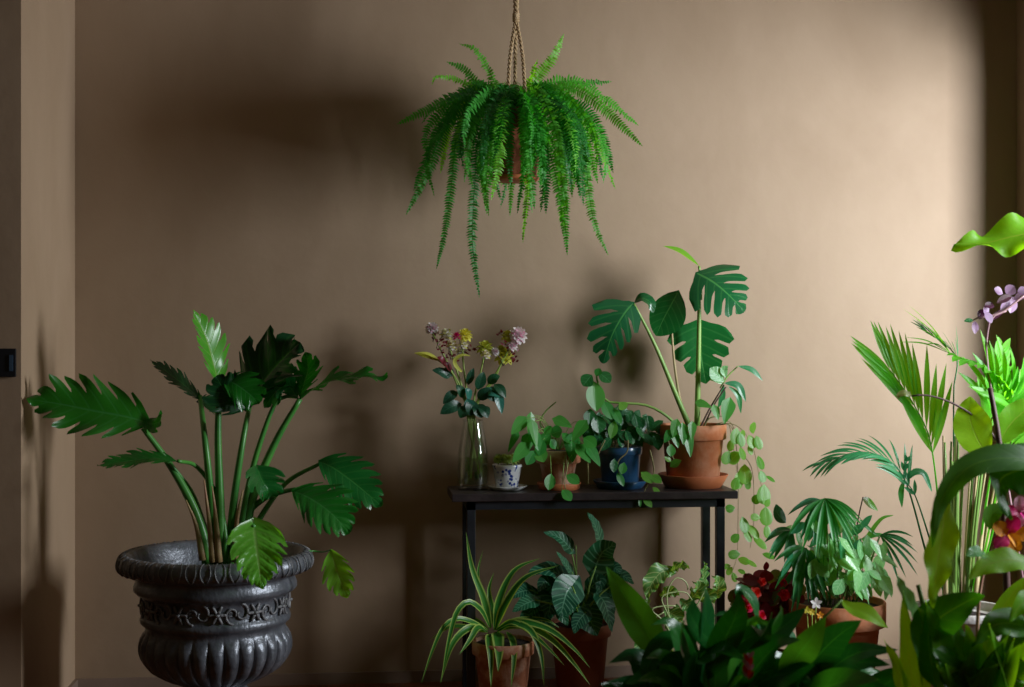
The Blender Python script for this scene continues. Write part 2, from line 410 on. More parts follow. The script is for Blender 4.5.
# right wall with a tall window opening
WY0, WY1, WZ0, WZ1 = -3.6, -0.42, .55, 2.46
mb = MB(); WT = .30
box(mb, (RX, WY1, 0), (RX+WT, .0, CH)); box(mb, (RX, YF, 0), (RX+WT, WY0, CH))
box(mb, (RX, WY0, 0), (RX+WT, WY1, WZ0)); box(mb, (RX, WY0, WZ1), (RX+WT, WY1, CH))
o = part('wall_right', mb, M['wall'], None, smooth=False); o['kind'] = 'structure'
w = empty('window_1', (RX+.2, (WY0+WY1)/2, WZ0), kind='structure')
mb = MB()
for a, b in (((RX+.18, WY0, WZ0), (RX+.24, WY0+.06, WZ1)), ((RX+.18, WY1-.06, WZ0), (RX+.24, WY1, WZ1)),
             ((RX+.18, WY0, WZ0), (RX+.24, WY1, WZ0+.06)), ((RX+.18, WY0, WZ1-.06), (RX+.24, WY1, WZ1))): box(mb, a, b)
part('window_frame', mb, M['frame'], w, smooth=False)
mb = MB(); box(mb, (RX+.205, WY0+.05, WZ0+.05), (RX+.211, WY1-.05, WZ1-.05)); part('pane', mb, M['pane'], w, smooth=False)
mb = MB(); box(mb, (RX-.05, WY0-.05, WZ0-.04), (RX+.18, WY1+.05, WZ0)); part('window_sill', mb, M['frame'], w, smooth=False)
quadbox('baseboard_back', (LXp, -.014, 0), (RX, 0, .045), M['trim'])
quadbox('baseboard_left', (LXp, YL-.014, 0), (LXp+.014, -.014, .045), M['trim'])

# wall switch
p0 = P(-16, 377, YL); p1 = P(16.5, 348.5, YL)
sw = empty('wall_switch', (p0.x, YL, p0.z), 'small black wall switch plate on the brown wall at far left', 'switch')
mb = MB(); box(mb, (p0.x, YL-.012, p0.z), (p1.x, YL, p1.z)); part('plate', mb, M['plastic'], sw, smooth=False, bevel=.002)
mb = MB(); q0 = P(9.5, 371, YL-.012); q1 = P(13, 355, YL-.012); box(mb, (q0.x, YL-.016, q0.z), (q1.x, YL-.012, q1.z))
part('button', mb, M['screen'], sw, smooth=False, label='pale blue rocker button')

# ------------------------------------------------------------------ light
L = bpy.data.lights.new('daylight', 'AREA'); L.shape = 'RECTANGLE'; L.size = .6; L.size_y = 1.3; L.energy = 108; L.color = (.97, 1.0, 1.09); L.spread = math.radians(138)
lo = bpy.data.objects.new('daylight', L); col.objects.link(lo); lo.location = (RX+.78, -2.0, 1.8)
d = V((1.25, -.2, 1.5))-lo.location
lo.rotation_euler = d.to_track_quat('-Z', 'Y').to_euler()
wd = bpy.data.worlds.new('world'); scn.world = wd; wd.use_nodes = True
wd.node_tree.nodes['Background'].inputs[0].default_value = (1.0, .72, .45, 1); wd.node_tree.nodes['Background'].inputs[1].default_value = .036

# ------------------------------------------------------------------ table
TZ = .79
tfy = -.40; tby = -.10
tx0 = P(452, 490, tfy).x; tx1 = P(738, 490, tfy).x
tb = empty('console_table', ((tx0+tx1)/2, -.25, 0), 'narrow black metal console table holding the row of potted plants', 'table')
mb = MB(); box(mb, (tx0, tfy, TZ-.03), (tx1, tby, TZ)); part('tabletop', mb, M['tabletop'], tb, smooth=False, bevel=.003)
mb = MB()
lx0 = P(467, 490, tfy+.02).x; lx1 = P(725, 490, tfy+.02).x; s = .032
box(mb, (lx0, tfy+.02, TZ-.062), (lx1, tfy+.02+s, TZ-.03)); box(mb, (lx0, tby-.02-s, TZ-.062), (lx1, tby-.02, TZ-.03))
box(mb, (lx0, tfy+.02, TZ-.062), (lx0+s, tby-.02, TZ-.03)); box(mb, (lx1-s, tfy+.02, TZ-.062), (lx1, tby-.02, TZ-.03))
part('apron', mb, M['black_metal'], tb, smooth=False)
for x in (lx0, lx1-s):
    for y in (tfy+.02, tby-.02-s):
        mb = MB(); box(mb, (x, y, 0), (x+s, y+s, TZ-.062)); part('leg', mb, M['black_metal'], tb, smooth=False, bevel=.002)

# ------------------------------------------------------------------ pots
def pot_profile(rt, rb, h, band, lip=.006, wall=.008):
    return [(0, 0), (rb*.96, 0), (rb, .004), (rb+(rt-lip-rb)*(1-band/h)*.98, h-band-.002), (rt-lip, h-band), (rt, h-band+.003),
            (rt+.001, h-.004), (rt-.002, h), (rt-wall, h), (rt-wall-.002, h-.006), (rt-wall-.004, h-.03), (0, h-.03)]
def simple_pot(root, c, rt, rb, h, band, mat, soil=True, sd=.014, lip=.006):
    mb = MB(); pr = pot_profile(rt, rb, h, band, lip); lathe(mb, pr, c); p = part('pot', mb, mat, root)
    if soil:
        mb = MB(); R = rt-.009
        lathe(mb, [(R, h-sd-.004), (R*.7, h-sd), (R*.3, h-sd+.003), (0, h-sd+.004)], c, 40); part('soil', mb, M['soil'], root)
    return p
def saucer(c, r, h, mat, label, name='plant_saucer', flare=.82):
    mb = MB(); lathe(mb, [(0, 0), (r*flare, 0), (r*flare+.004, .002), (r, h-.002), (r-.001, h), (r-.005, h), (r*flare-.003, .006), (0, .006)], (0, 0, 0))
    mb.v = [(x+c[0], y+c[1], z+c[2]) for x, y, z in mb.v]
    o = part(name, mb, mat, None, org=c); tag(o, label, 'saucer', 'saucers under the potted plants'); return o
def L3(pts, Yd): return [P(p[0], p[1], p[2] if len(p) > 2 else Yd) for p in pts]
def pleaf(root, pts, wpx, Yd, mat, name='leaf', lab=None, **kw):
    pp = L3(pts, Yd); mb = MB(); k = K(pts[0][0], Yd)
    leaf(mb, pp, wpx/k, **kw); return part(name, mb, mat, root, merge=1e-5, label=lab)
def pstem(root, pts, rpx0, rpx1, Yd, mat, name='stem', n=14, lab=None):
    mb = MB(); k = K(pts[0][0], Yd); tube(mb, L3(pts, Yd), rpx0/k, rpx1/k, n, 8); return part(name, mb, mat, root, label=lab)

# ---- urn with philodendron
UY = -.75; uc = P(216, 600, UY); uk = K(216, UY)
ur = empty('potted_philodendron', (uc.x, UY, 0), 'large tropical plant with long deeply lobed leaves in an ornate dark urn at left', 'potted plant')
def uz(py): return 1.35-(py-343.5)/uk
U = [(62, 596), (72, 580), (79, 560), (82, 553), (84, 551.5), (90, 551), (94, 554), (96, 560), (95.5, 565), (92, 569), (87, 571), (80, 572), (77, 575), (78.5, 579), (80, 583),
     (80, 587), (77, 590), (73, 592), (71, 596), (70.5, 602), (70.5, 608), (71, 611), (73, 613), (74, 616), (73.5, 619), (71, 621), (68.5, 624), (69, 628), (71.5, 632),
     (73.5, 637), (74, 642), (73.5, 648), (71.5, 654), (68, 660), (63, 666), (56, 671), (47, 676), (38, 680), (32, 683), (30, 686), (31, 689), (34, 691), (34, 695), (29, 699),
     (28, 704), (33, 710), (45, 715), (54, 717), (57, 719)]
pr = [(r/uk, uz(y)) for r, y in U]; zb = pr[-1][1]
pr += [(57.5/uk, zb*.5), (57.5/uk, 0), (0, 0)]
def umod(q, r, z, a):
    if 28 <= q <= 37:
        e = math.sin(PI*(q-27.5)/10)**.6
        c = abs(math.cos(a*15))**.45; return (r+e*.024*(c-.7), z)
    if 5 <= q <= 9:
        c = math.cos(a*30); b = .002*c*math.sin(PI*(q-4)/6); return (r+b, z+b*.6)
    return (r, z)
mb = MB(); lathe(mb, [(r, z) for r, z in pr], (uc.x, UY, 0), 480, umod); urn = part('urn', mb, M['urn'], ur)
mb = MB(); lathe(mb, [(68/uk, uz(585)), (40/uk, uz(583)), (0, uz(582))], (uc.x, UY, 0), 48); part('soil', mb, M['soil'], ur)
# relief frieze: rosettes and scrolls bent round the neck
mb = MB(); zf = uz(602); Rf = 71.2/uk
def onf(a, z, d=0): return V((uc.x+(Rf+d)*math.cos(a), UY+(Rf+d)*math.sin(a), zf+z))
for kk in range(12):
    a0 = 2*PI*kk/12-PI/2+.12
    for j in range(6):                            # rosette petals
        q = 2*PI*j/6; pts = [onf(a0+math.cos(q)*r/Rf, math.sin(q)*r*1.1, .004) for r in (.006, .018, .030)]
        tube(mb, pts, .0065, .004, 5, 6)
    tube(mb, [onf(a0, -.004, .006), onf(a0, .004, .008)], .009, .009, 3, 8)
    am = a0+PI/12
    for sg in (-1, 1):                            # scroll either side
        pts = []
        for i in range(12):
            t = i/11; ang = t*1.7*PI; r = .032*(1-t*.72)
            pts.append(onf(am+sg*(.012+r*math.sin(ang)*.8)/Rf*1.1, sg*(.002+r*math.cos(ang)), .002))
        tube(mb, pts, .0055, .003, 16, 6)
    for j in range(3):
        z0 = -.012+.012*j; tube(mb, [onf(a0+.14, z0, .002), onf(a0+.17, z0+.008, .004), onf(a0+.20, z0+.004, .001)], .0025, .001, 5, 5)
part('ornament', mb, M['urn_relief'], urn, label='raised rosettes and scrolls round the neck of the urn')
for j in range(1): pass
mb = MB()                                         # carved tongues on the rim
for kk in range(44):
    a = 2*PI*kk/44
    for da in (-.045, .045):
        pts = [V((uc.x+r/uk*math.cos(a+da*w_), UY+r/uk*math.sin(a+da*w_), uz(y))) for r, y, w_ in ((87.5, 550.4, .5), (93.4, 552.8, 1), (96.4, 559.5, 1.1), (96, 565.5, .6), (93, 568.5, .1))]
        tube(mb, pts, .0016, .0022, 9, 5)
part('rim_carving', mb, M['urn_relief'], urn)

def philo(spine, w, base, mat='philo', r=(5, 2.2), Yl=None, stem='philo_stem', kw={}, lob=8):
    a = dict(shape='lance', lobes=lob, s0=.6, slant=.6, gap=1.1, tipx=2.3, jag=.16, fold=.12, wave=.10, wn=3, n=(.1, -.9, .6)); a.update(kw)
    Yl = UY if Yl is None else Yl
    pleaf(ur, spine, w*1.12, Yl, M[mat], **a)
    if base: pstem(ur, base, r[0], r[1], UY, M[stem], 'petiole', 20)
bz = UY
philo([(152, 424, bz-.02), (128, 417, bz-.05), (95, 411, bz-.07), (60, 404, bz-.08), (26, 399, bz-.09)], 34,
      [(208, 566, bz), (203, 535), (190, 500), (168, 462), (143, 428, bz-.02)], kw=dict(n=(0, -.9, .45), shape='ovate', asym=(.85, 1), wave=.2, s0=.48), r=(6, 2.6), lob=8)
philo([(143, 421, bz-.03), (152, 424, bz-.05), (161, 421, bz-.07)], 12, None, kw=dict(lobes=3, shape='round'))
philo([(178, 462, bz-.1), (155, 458, bz-.12), (128, 461, bz-.14), (97, 466, bz-.18)], 16,
      [(226, 566, bz-.03), (224, 525), (214, 490), (196, 466), (178, 461, bz-.1)], kw=dict(n=(0, -.42, .9)), r=(3.4, 1.8))
pstem(ur, [(216, 566), (206, 530), (192, 492), (170, 463, bz-.02)], 3, 1.4, bz+.03, M['philo_stem'], 'petiole')
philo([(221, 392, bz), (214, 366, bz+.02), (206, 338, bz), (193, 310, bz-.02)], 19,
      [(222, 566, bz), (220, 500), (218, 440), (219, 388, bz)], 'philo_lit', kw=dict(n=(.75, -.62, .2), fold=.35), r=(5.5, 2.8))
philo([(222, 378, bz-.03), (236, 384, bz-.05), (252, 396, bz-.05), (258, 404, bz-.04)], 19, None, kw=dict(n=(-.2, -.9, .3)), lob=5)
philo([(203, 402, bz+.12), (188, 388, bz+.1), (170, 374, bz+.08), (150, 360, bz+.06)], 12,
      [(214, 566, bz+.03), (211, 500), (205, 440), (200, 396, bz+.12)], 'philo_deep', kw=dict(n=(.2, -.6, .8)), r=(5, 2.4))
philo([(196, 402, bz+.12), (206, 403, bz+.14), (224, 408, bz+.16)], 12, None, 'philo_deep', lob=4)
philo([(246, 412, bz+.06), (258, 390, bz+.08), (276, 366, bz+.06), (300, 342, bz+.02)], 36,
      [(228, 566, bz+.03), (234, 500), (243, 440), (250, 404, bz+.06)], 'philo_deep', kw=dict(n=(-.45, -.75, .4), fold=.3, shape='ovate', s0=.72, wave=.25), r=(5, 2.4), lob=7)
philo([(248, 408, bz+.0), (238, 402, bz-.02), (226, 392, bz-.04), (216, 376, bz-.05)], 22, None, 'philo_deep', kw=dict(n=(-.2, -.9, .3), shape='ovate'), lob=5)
philo([(300, 400, bz-.02), (322, 384, bz-.06), (352, 377, bz-.1), (388, 377, bz-.14)], 16,
      [(240, 566, bz-.01), (252, 500), (275, 443), (300, 399, bz-.02)], kw=dict(n=(-.15, -.35, .95), wave=.3), r=(6, 2.6))
philo([(298, 399, bz-.02), (288, 386, bz), (276, 392, bz), (264, 408, bz)], 15,
      [(236, 566, bz-.02), (250, 480), (268, 420), (280, 398), (297, 397, bz-.02)], kw=dict(n=(-.2, -.8, .5)), lob=5, r=(4.5, 1.8))
philo([(300, 398, bz), (304, 384, bz+.02), (308, 368, bz+.04), (306, 352, bz+.05)], 16, None, 'philo', kw=dict(n=(-.5, -.8, .2)), lob=4)
philo([(258, 470, bz-.2), (262, 480, bz-.22), (268, 490, bz-.22), (266, 499, bz-.2)], 22,
      [(230, 566, bz-.04), (240, 525), (262, 500), (290, 490, bz-.12), (300, 490, bz-.13)], kw=dict(n=(.5, -.8, .3), shape='heart', fold=.4), lob=6, r=(4, 2), stem='philo_stem')
philo([(292, 491, bz-.15), (308, 497, bz-.18), (330, 512, bz-.22), (350, 533, bz-.24)], 27,
      None, kw=dict(n=(.15, -.75, .65), shape='ovate', quilt=.15), lob=7)
philo([(318, 461, bz-.05), (334, 468, bz-.08), (356, 484, bz-.1), (382, 506, bz-.12)], 23,
      [(236, 566, bz-.02), (254, 528), (285, 484), (321, 463, bz-.05)], kw=dict(n=(.1, -.85, .4), shape='ovate'), lob=7, r=(3.6, 1.8))
philo([(254, 527, bz-.36), (256, 545, bz-.4), (259, 566, bz-.42), (262, 589, bz-.42)], 27,
      [(236, 566, bz-.1), (244, 540), (250, 524, bz-.3), (254, 527, bz-.36)], 'philo_lit', kw=dict(n=(.25, -.95, .3), shape='heart', quilt=.25, wave=.15, s0=.74), lob=6, r=(3, 2))
philo([(331, 549, bz-.1), (335, 565, bz-.12), (341, 582, bz-.13), (347, 598, bz-.13)], 15,
      [(296, 556, bz-.1), (310, 551), (322, 552), (331, 550, bz-.1)], 'philo_lit', kw=dict(n=(-.25, -.9, .2), shape='ovate'), lob=5, r=(.8, .8))
for pts in ([(213, 562), (209, 520), (204, 480)], [(219, 562), (216, 520), (212, 486)], [(236, 562), (237, 520), (243, 490)], [(203, 560), (196, 525), (186, 500)]):
    pstem(ur, pts, 4.0, .6, bz-.07, M['sheath'], 'sheath', 10, lab='dry pinkish brown leaf sheath')

# ---- hanging fern
FY = -.47; fc = P(515, 150, FY); fk = K(515, FY)
fr = empty('hanging_fern', (fc.x, FY, P(515, 178, FY).z), 'bushy fern with long drooping fronds hanging from a rope in a brown pot', 'hanging plant')
zt = P(515, 112, FY).z; zb0 = P(515, 179, FY).z; h = zt-zb0
mb = MB()
lathe(mb, [(0, 0), (19/fk, 0), (21/fk, .006), (27/fk, h*.7), (30/fk, h*.72), (31/fk, h), (28/fk, h), (27/fk, h-.02), (0, h-.02)], (fc.x, FY, zb0), 48,
      lambda q, r, z, a: (r*(1+.03*math.cos(a*14)*(q in (2, 3))), z))
fpot = part('pot', mb, M['terracotta_dark'], fr)
mb = MB(); lathe(mb, [(0, -.008), (22/fk, -.008), (24/fk, 0), (24/fk, .008), (21/fk, .008)], (fc.x, FY, zb0), 40)
part('tray', mb, M['terracotta_saucer'], fr, label='orange drip tray under the pot')
mb = MB(); lathe(mb, [(27/fk, h-.022), (0, h-.016)], (fc.x, FY, zb0), 32); part('soil', mb, M['soil'], fr)
knot = P(516, 18, FY)
def rope(pts, r, name='rope'):
    mb = MB(); sp = spline(pts, 60); T, S, N = frames(sp, (1, .1, 0))
    for ph in (0, PI):
        q = []
        for i, p in enumerate(sp):
            dd = sum((sp[k+1]-sp[k]).length for k in range(i)) if False else i*(sp[1]-sp[0]).length
            a = ph+dd*2*PI/.035
            q.append(p+(S[i]*math.cos(a)+N[i]*math.sin(a))*r*.55)
        tube(mb, q, r*.52, r*.52, 150, 6)
    part(name, mb, M['rope'], fr)
rope([V((knot.x, FY, CH-.03)), V((knot.x, FY, 2.8)), knot], .011)
for ex, ey, dy in ((508, 92, -.05), (525, 92, -.05), (515, 96, .09)):
    e = P(ex, ey, FY+dy); rope([knot, knot.lerp(e, .5)+V(((ex-516)*.0008, 0, 0)), e, V((fc.x+(e.x-fc.x)*1.2, FY+dy*1.6, zb0+h*.8))], .0075, 'rope_strand')
mb = MB()
for i in range(4): tube(mb, [knot+V((.009*math.cos(a), .009*math.sin(a), -.01+.008*i)) for a in [2*PI*j/8 for j in range(9)]], .005, .005, 20, 6)
part('knot', mb, M['rope'], fr)
mb = MB(); tube(mb, [V((knot.x, FY, CH)), V((knot.x, FY, CH-.05)), V((knot.x+.02, FY, CH-.07)), V((knot.x+.02, FY, CH-.04))], .004, .004, 14, 8)
hk = part('ceiling_hook', mb, M['brass'], None, org=(knot.x, FY, CH)); tag(hk, 'brass hook in the ceiling that carries the fern rope', 'hook')
def frond(pts, w, mat, root, name='frond', n=34, curl=.25):
    pts = [pts[0]]+[q+V((rnd.uniform(-.008, .008), rnd.uniform(-.01, .01), rnd.uniform(-.006, .006))) for q in pts[1:]]
    mb = MB(); sp = spline(pts, n+1); T, S, N = frames(sp, (rnd.uniform(-1, 1), -1, .35))
    tube(mb, pts, .0016, .0006, 14, 4)
    for i in range(2, n+1):
        t = i/n; ww = w*min(1, (t/.12))**.6*(1-t**3.2)**.75+.002
        p = sp[i]; hwid = (sp[min(n, i)]-sp[max(0, i-1)]).length*.42
        for sg in (-1, 1):
            l = ww*rnd.uniform(.85, 1.08); tw = rnd.uniform(-.6, .6)
            d = (S[i]*sg+T[i]*.22+N[i]*tw).normalized(); up = T[i]
            a = p; b = p+d*l*.5+N[i]*curl*l*.12; c = p+d*l+N[i]*(-curl*l*.3)+V((0, 0, -l*.12))
            i0 = mb.vert(a-up*hwid); i1 = mb.vert(a+up*hwid); i2 = mb.vert(b+up*hwid*.95); i3 = mb.vert(b-up*hwid*.95); i4 = mb.vert(c)
            mb.face((i0, i1, i2, i3), [(.5, t)]*2+[(.75, t)]*2); mb.face((i3, i2, i4), [(.75, t)]*2+[(1, t)])
    return part(name, mb, mat, root, smooth=False)
def crownpt(a, r=22): return (515+math.cos(a)*r, 108+rnd.uniform(-4, 4), FY+math.sin(a)*r/fk)
explicit = [  # control pixels after the crown, half width px, depth drift of the tip, young?
    ([(490, 92), (478, 120), (474, 175), (474, 240), (481, 298)], 8, -.16, 0), ([(488, 100), (462, 122), (452, 180), (444, 230), (436, 268)], 7, .02, 0),
    ([(485, 100), (450, 120), (432, 165), (408, 214)], 8, .05, 0), ([(520, 100), (530, 120), (529, 180), (525, 240)], 7, -.2, 1),
    ([(530, 96), (552, 115), (562, 175), (566, 253)], 9, -.12, 0), ([(535, 96), (568, 110), (586, 160), (592, 215), (606, 254)], 8, -.05, 1),
    ([(536, 94), (575, 105), (598, 140), (617, 188)], 8, .0, 1), ([(538, 92), (572, 88), (604, 108), (640, 146)], 9, -.08, 1),
    ([(536, 90), (572, 82), (606, 98), (637, 124)], 9, .02, 0), ([(535, 92), (560, 86), (585, 83), (612, 83)], 8, .08, 0),
    ([(528, 92), (540, 76), (552, 56), (565, 34)], 8, -.02, 1), ([(524, 92), (530, 76), (536, 60)], 7, -.06, 1), ([(500, 92), (489, 72), (476, 50), (461, 44)], 6, -.02, 1),
    ([(498, 94), (478, 84), (462, 70), (446, 61)], 7, .02, 0), ([(494, 96), (470, 86), (450, 76), (436, 76), (431, 84)], 5, -.05, 1),
    ([(492, 98), (462, 96), (432, 108), (399, 122)], 9, -.04, 0), ([(494, 100), (466, 98), (440, 102), (421, 121)], 8, -.1, 0),
    ([(498, 100), (488, 120), (482, 160), (490, 216)], 7, -.2, 0), ([(510, 100), (500, 120), (492, 150), (490, 185)], 10, -.22, 0),
    ([(530, 100), (545, 130), (560, 190), (562, 236)], 9, -.2, 0), ([(540, 100), (570, 120), (580, 170), (584, 205)], 9, -.15, 0),
    ([(540, 96), (585, 108), (602, 140), (612, 172)], 9, -.1, 0), ([(486, 100), (455, 112), (430, 150), (416, 190)], 9, -.08, 0),
    ([(526, 100), (538, 130), (545, 175), (540, 210)], 8, -.22, 0), ([(545, 92), (560, 95), (572, 112), (586, 132)], 8, -.14, 0),
    ([(490, 96), (470, 92), (452, 95), (444, 112)], 9, -.18, 0)]
for q, (c, wd_, dy, yng) in enumerate(explicit):
    a0 = math.atan2(dy*fk, c[0][0]-515)
    pts = [P(c[0][0]*.4+515*.6, 112, FY+dy*.1)]
    for i, (x, y) in enumerate(c): pts.append(P(x, y, FY+dy*min(1, .25+.9*i/len(c))))
    ln = sum((pts[i+1]-pts[i]).length for i in range(len(pts)-1))
    frond(pts, wd_/fk, M['fern_tip' if yng else 'fern'], fr, n=int(ln/.0095))
for i in range(70):
    a = rnd.uniform(0, 2*PI); R = rnd.uniform(48, 96)
    x = 515+math.cos(a)*R*1.0; yd = math.sin(a)*R*.8/fk
    ty = 100+rnd.uniform(45, 118)*(1.15-.35*abs(math.cos(a)))
    s_ = 515+math.cos(a)*18
    pts = [P(s_, 112, FY+math.sin(a)*14/fk), P(515+(x-515)*.45, 92+rnd.uniform(-8, 8), FY+yd*.45), P(515+(x-515)*.85, 98+(ty-100)*.28, FY+yd*.85), P(x, 100+(ty-100)*.65, FY+yd), P(x+rnd.uniform(-6, 6), ty, FY+yd*1.02)]
    ln = sum((pts[k+1]-pts[k]).length for k in range(4))
    frond(pts, rnd.uniform(6.5, 9)/fk, M['fern_tip' if rnd.random() < .22 else 'fern'], fr, n=int(ln/.010))

# ---- tabletop things
MY = -.24
def on_table(px, Yd=MY): 
    p = P(px, 480, Yd); return V((p.x, Yd, TZ))
# glass vase
c = on_table(473, -.24); k = K(473, -.24)
hv = .285
vz = empty('glass_vase', c, 'clear glass vase with water holding the cut flowers on the table', 'vase')
vp = [(0, 0), (14.5, 0), (15.5, 2), (15.8, 20), (15, 38), (12.5, 54), (10.3, 66), (10.2, 70), (9.2, 70), (9.3, 66), (11.5, 54), (14, 38), (14.7, 20), (14.3, 6), (0, 5)]
vp = [(r/k, z/k) for r, z in vp]
mb = MB(); lathe(mb, vp, c, 48); part('body', mb, M['glass'], vz)
mb = MB(); lathe(mb, [(0, 5.2/k), (14.0/k, 6.4/k), (14.4/k, 20/k), (14.1/k, 31/k), (0, 31/k)], c, 40); part('water', mb, M['water'], vz)
vt = c+V((0, 0, 66/k))
def petals(mb, c, r, n, L_, W_, up=(0, 0, 1), spread=1.0, mi=0, shape='ovate'):
    c = V(c); up = V(up).normalized(); mb.mi = mi
    for i in range(n):
        z = 1-(i+.5)/n*(1+spread); a = i*2.39996
        q = math.sqrt(max(0, 1-z*z))
        x = up.orthogonal().normalized(); y = up.cross(x)
        d = x*(q*math.cos(a))+y*(q*math.sin(a))+up*z
        leaf(mb, [c+d*r*.3, c+d*(r*.3+L_*.5)+up*L_*.08, c+d*(r*.3+L_)], W_, shape, n=up if abs(d.dot(up)) < .85 else x, fold=.25, nt=4, ns=1)
    mb.mi = 0
BY = -.24
def cut_stem(name, label, path, kind, leaves=(), clump=()):
    root = empty(name, V((c.x, BY, TZ+.02)), label, 'flower', 'cut flower stems in the glass vase')
    bx = rnd.uniform(-8, 8); q = [(473-bx*1.0, 478, BY+rnd.uniform(-.02, .02)), (473+bx*.2, 440, BY), (473+bx*.6, 424, BY)]+path
    pstem(root, q, 1.5, .8, BY, M['stem_green'], 'stem', 22)
    for (x, y, rpx, kd) in clump:
        p = P(x, y, BY+rnd.uniform(-.05, .03)); r = rpx*1.2/k; mb = MB()
        if kd == 'pink':
            petals(mb, p, r*.5, 46, r*.75, r*.22, (.1, -.5, .8), .7, 0); petals(mb, p, r*.4, 18, r*.65, r*.22, (.3, -.6, .5), .6, 1); mm = [M['white_petal'], M['pink']]
        elif kd == 'magenta': petals(mb, p, r*.4, 20, r*.8, r*.25, (0, -.3, 1), .6); mm = [M['magenta']]
        elif kd == 'lime': petals(mb, p, r*.4, 26, r*.8, r*.3, (.1, -.4, .9), .7); mm = [M['lime']]
        elif kd == 'white': petals(mb, p, r*.4, 24, r*.8, r*.3, (0, -.4, .9), .7); petals(mb, p, r*.4, 12, r*.9, r*.22, (.3, -.4, .8), .5, 1); mm = [M['white_petal'], M['lime']]
        elif kd == 'bud':
            for j in range(7):
                a = j*2.4; q_ = p+V((rnd.uniform(-.012, .012), rnd.uniform(-.012, .012), rnd.uniform(-.016, .012))); e_ = V((math.cos(a), math.sin(a)*.6, rnd.uniform(-.3, 1))); leaf(mb, [q_, q_+e_*.006, q_+e_*.014], .004, 'ovate', n=(e_.y, -1, .3), nt=4, ns=1)
            mm = [M['begonia']]
        part('bloom', mb, mm, root)
        e = spline(L3(path, BY), 10); near = min(e, key=lambda t: (t-p).length)
        if (near-p).length > .01:
            mb = MB(); tube(mb, [near+V((0, 0, -.03)), near.lerp(p, .6), p], .0014, .001, 6, 5); part('twig', mb, M['dark_stem'], root)
    for (x0, y0, x1, y1, w_, m_) in leaves:
        pleaf(root, [(x0, y0, BY), ((x0+x1)/2, (y0+y1)/2-2, BY-.02), (x1, y1, BY-.02)], w_, BY, M[m_], shape='ovate', n=toward((.1, -.9, .4), .3), fold=.2, nt=8, ns=3)
M['teal_leaf'] = leafmat('bluish_cut_leaf', (.03, .17, .13), (.08, .28, .2), rough=.3, trans=.1, nv=6, sidev=.3)
cut_stem('pink_flower_stem', 'pale pink clustered flower stem leaning left out of the vase, tallest at left', [(462, 395), (447, 362), (433, 334)], 'dark',
         [(450, 378, 432, 370, 5, 'rose_leaf'), (458, 392, 443, 404, 5, 'rose_leaf'), (462, 404, 440, 414, 6.5, 'rose_leaf'), (446, 366, 437, 357, 4, 'begonia'), (452, 372, 442, 362, 4, 'begonia')],
         [(432, 329, 7, 'pink'), (436, 336, 4, 'bud'), (440, 342, 4, 'bud'), (443, 350, 4, 'bud')])
cut_stem('white_flower_stem', 'off-white clustered flower stem beside the tallest pink one at left of the vase', [(464, 395), (456, 368), (447, 340)], 'dark',
         [(464, 398, 456, 385, 5, 'rose_leaf'), (468, 408, 460, 418, 6, 'rose_leaf')], [(446, 335, 6.5, 'white'), (452, 346, 5.5, 'white'), (447, 345, 4, 'bud'), (448, 354, 4, 'bud'), (455, 358, 4, 'bud')])
cut_stem('magenta_flower_stem', 'upright stem with a magenta and lime flower head above the vase middle', [(468, 400), (464, 370), (462, 342)], 'dark',
         [(468, 385, 474, 368, 4, 'rose_leaf'), (470, 400, 466, 388, 5, 'teal_leaf'), (470, 412, 467, 399, 6, 'teal_leaf')],
         [(457, 337, 5, 'magenta'), (465, 336, 7.5, 'lime'), (463, 345, 5, 'white'), (470, 350, 4, 'bud'), (461, 352, 5, 'white')])
cut_stem('lime_flower_stem', 'stem with a flat lime yellow flower head just right of the vase middle', [(474, 400), (480, 375), (485, 352)], 'green',
         [(478, 390, 484, 372, 6, 'rose_leaf'), (478, 400, 492, 390, 6, 'rose_leaf'), (476, 404, 482, 418, 7, 'rose_leaf'), (474, 400, 470, 416, 7, 'rose_leaf')],
         [(485, 349, 8.5, 'lime'), (486, 355, 5, 'white'), (478, 350, 4, 'bud')])
cut_stem('yellow_flower_stem', 'stem with a large ragged yellow flower at the right of the vase', [(478, 400), (494, 380), (503, 358)], 'green',
         [(484, 392, 502, 396, 6, 'teal_leaf'), (494, 384, 506, 398, 5, 'rose_leaf'), (496, 388, 502, 414, 5, 'teal_leaf'), (480, 406, 488, 418, 6, 'rose_leaf')],
         [(504, 357, 10, 'lime'), (501, 350, 5, 'lime'), (495, 352, 4.5, 'pink'), (513, 360, 4, 'bud')])
cut_stem('pink_flower_stem', 'stem with the largest pink and white pompom flower at far right of the vase', [(480, 398), (498, 370), (512, 342)], 'dark',
         [(488, 384, 500, 376, 5, 'rose_leaf'), (486, 392, 496, 402, 5, 'rose_leaf'), (484, 398, 492, 388, 5, 'teal_leaf')],
         [(518, 336, 9.5, 'pink'), (508, 337, 7, 'lime'), (512, 346, 6, 'pink'), (501, 334, 4, 'bud'), (506, 344, 4, 'bud'), (514, 354, 4, 'bud')])
root = empty('lily_bud_stem', V((c.x, BY, TZ+.02)), 'arching stem ending in a long closed yellow bud at far left of the vase', 'flower', 'cut flower stems in the glass vase')
pstem(root, [(470, 478), (472, 430), (464, 395), (450, 370), (438, 360)], 1.5, 1, BY, M['stem_green'], 'stem', 20)
mb = MB()
for j in range(4):
    a = j*PI/2; o_ = V((0, math.cos(a)*.004, math.sin(a)*.004))
    leaf(mb, [P(440, 361, BY)+o_*.3, P(430, 356, BY)+o_*1.3, P(421, 354, BY)+o_*1.5, P(414, 353, BY)+o_*.2], 3/k, 'lance', n=o_, fold=-.4, nt=8, ns=2)
part('bud', mb, M['lime'], root)
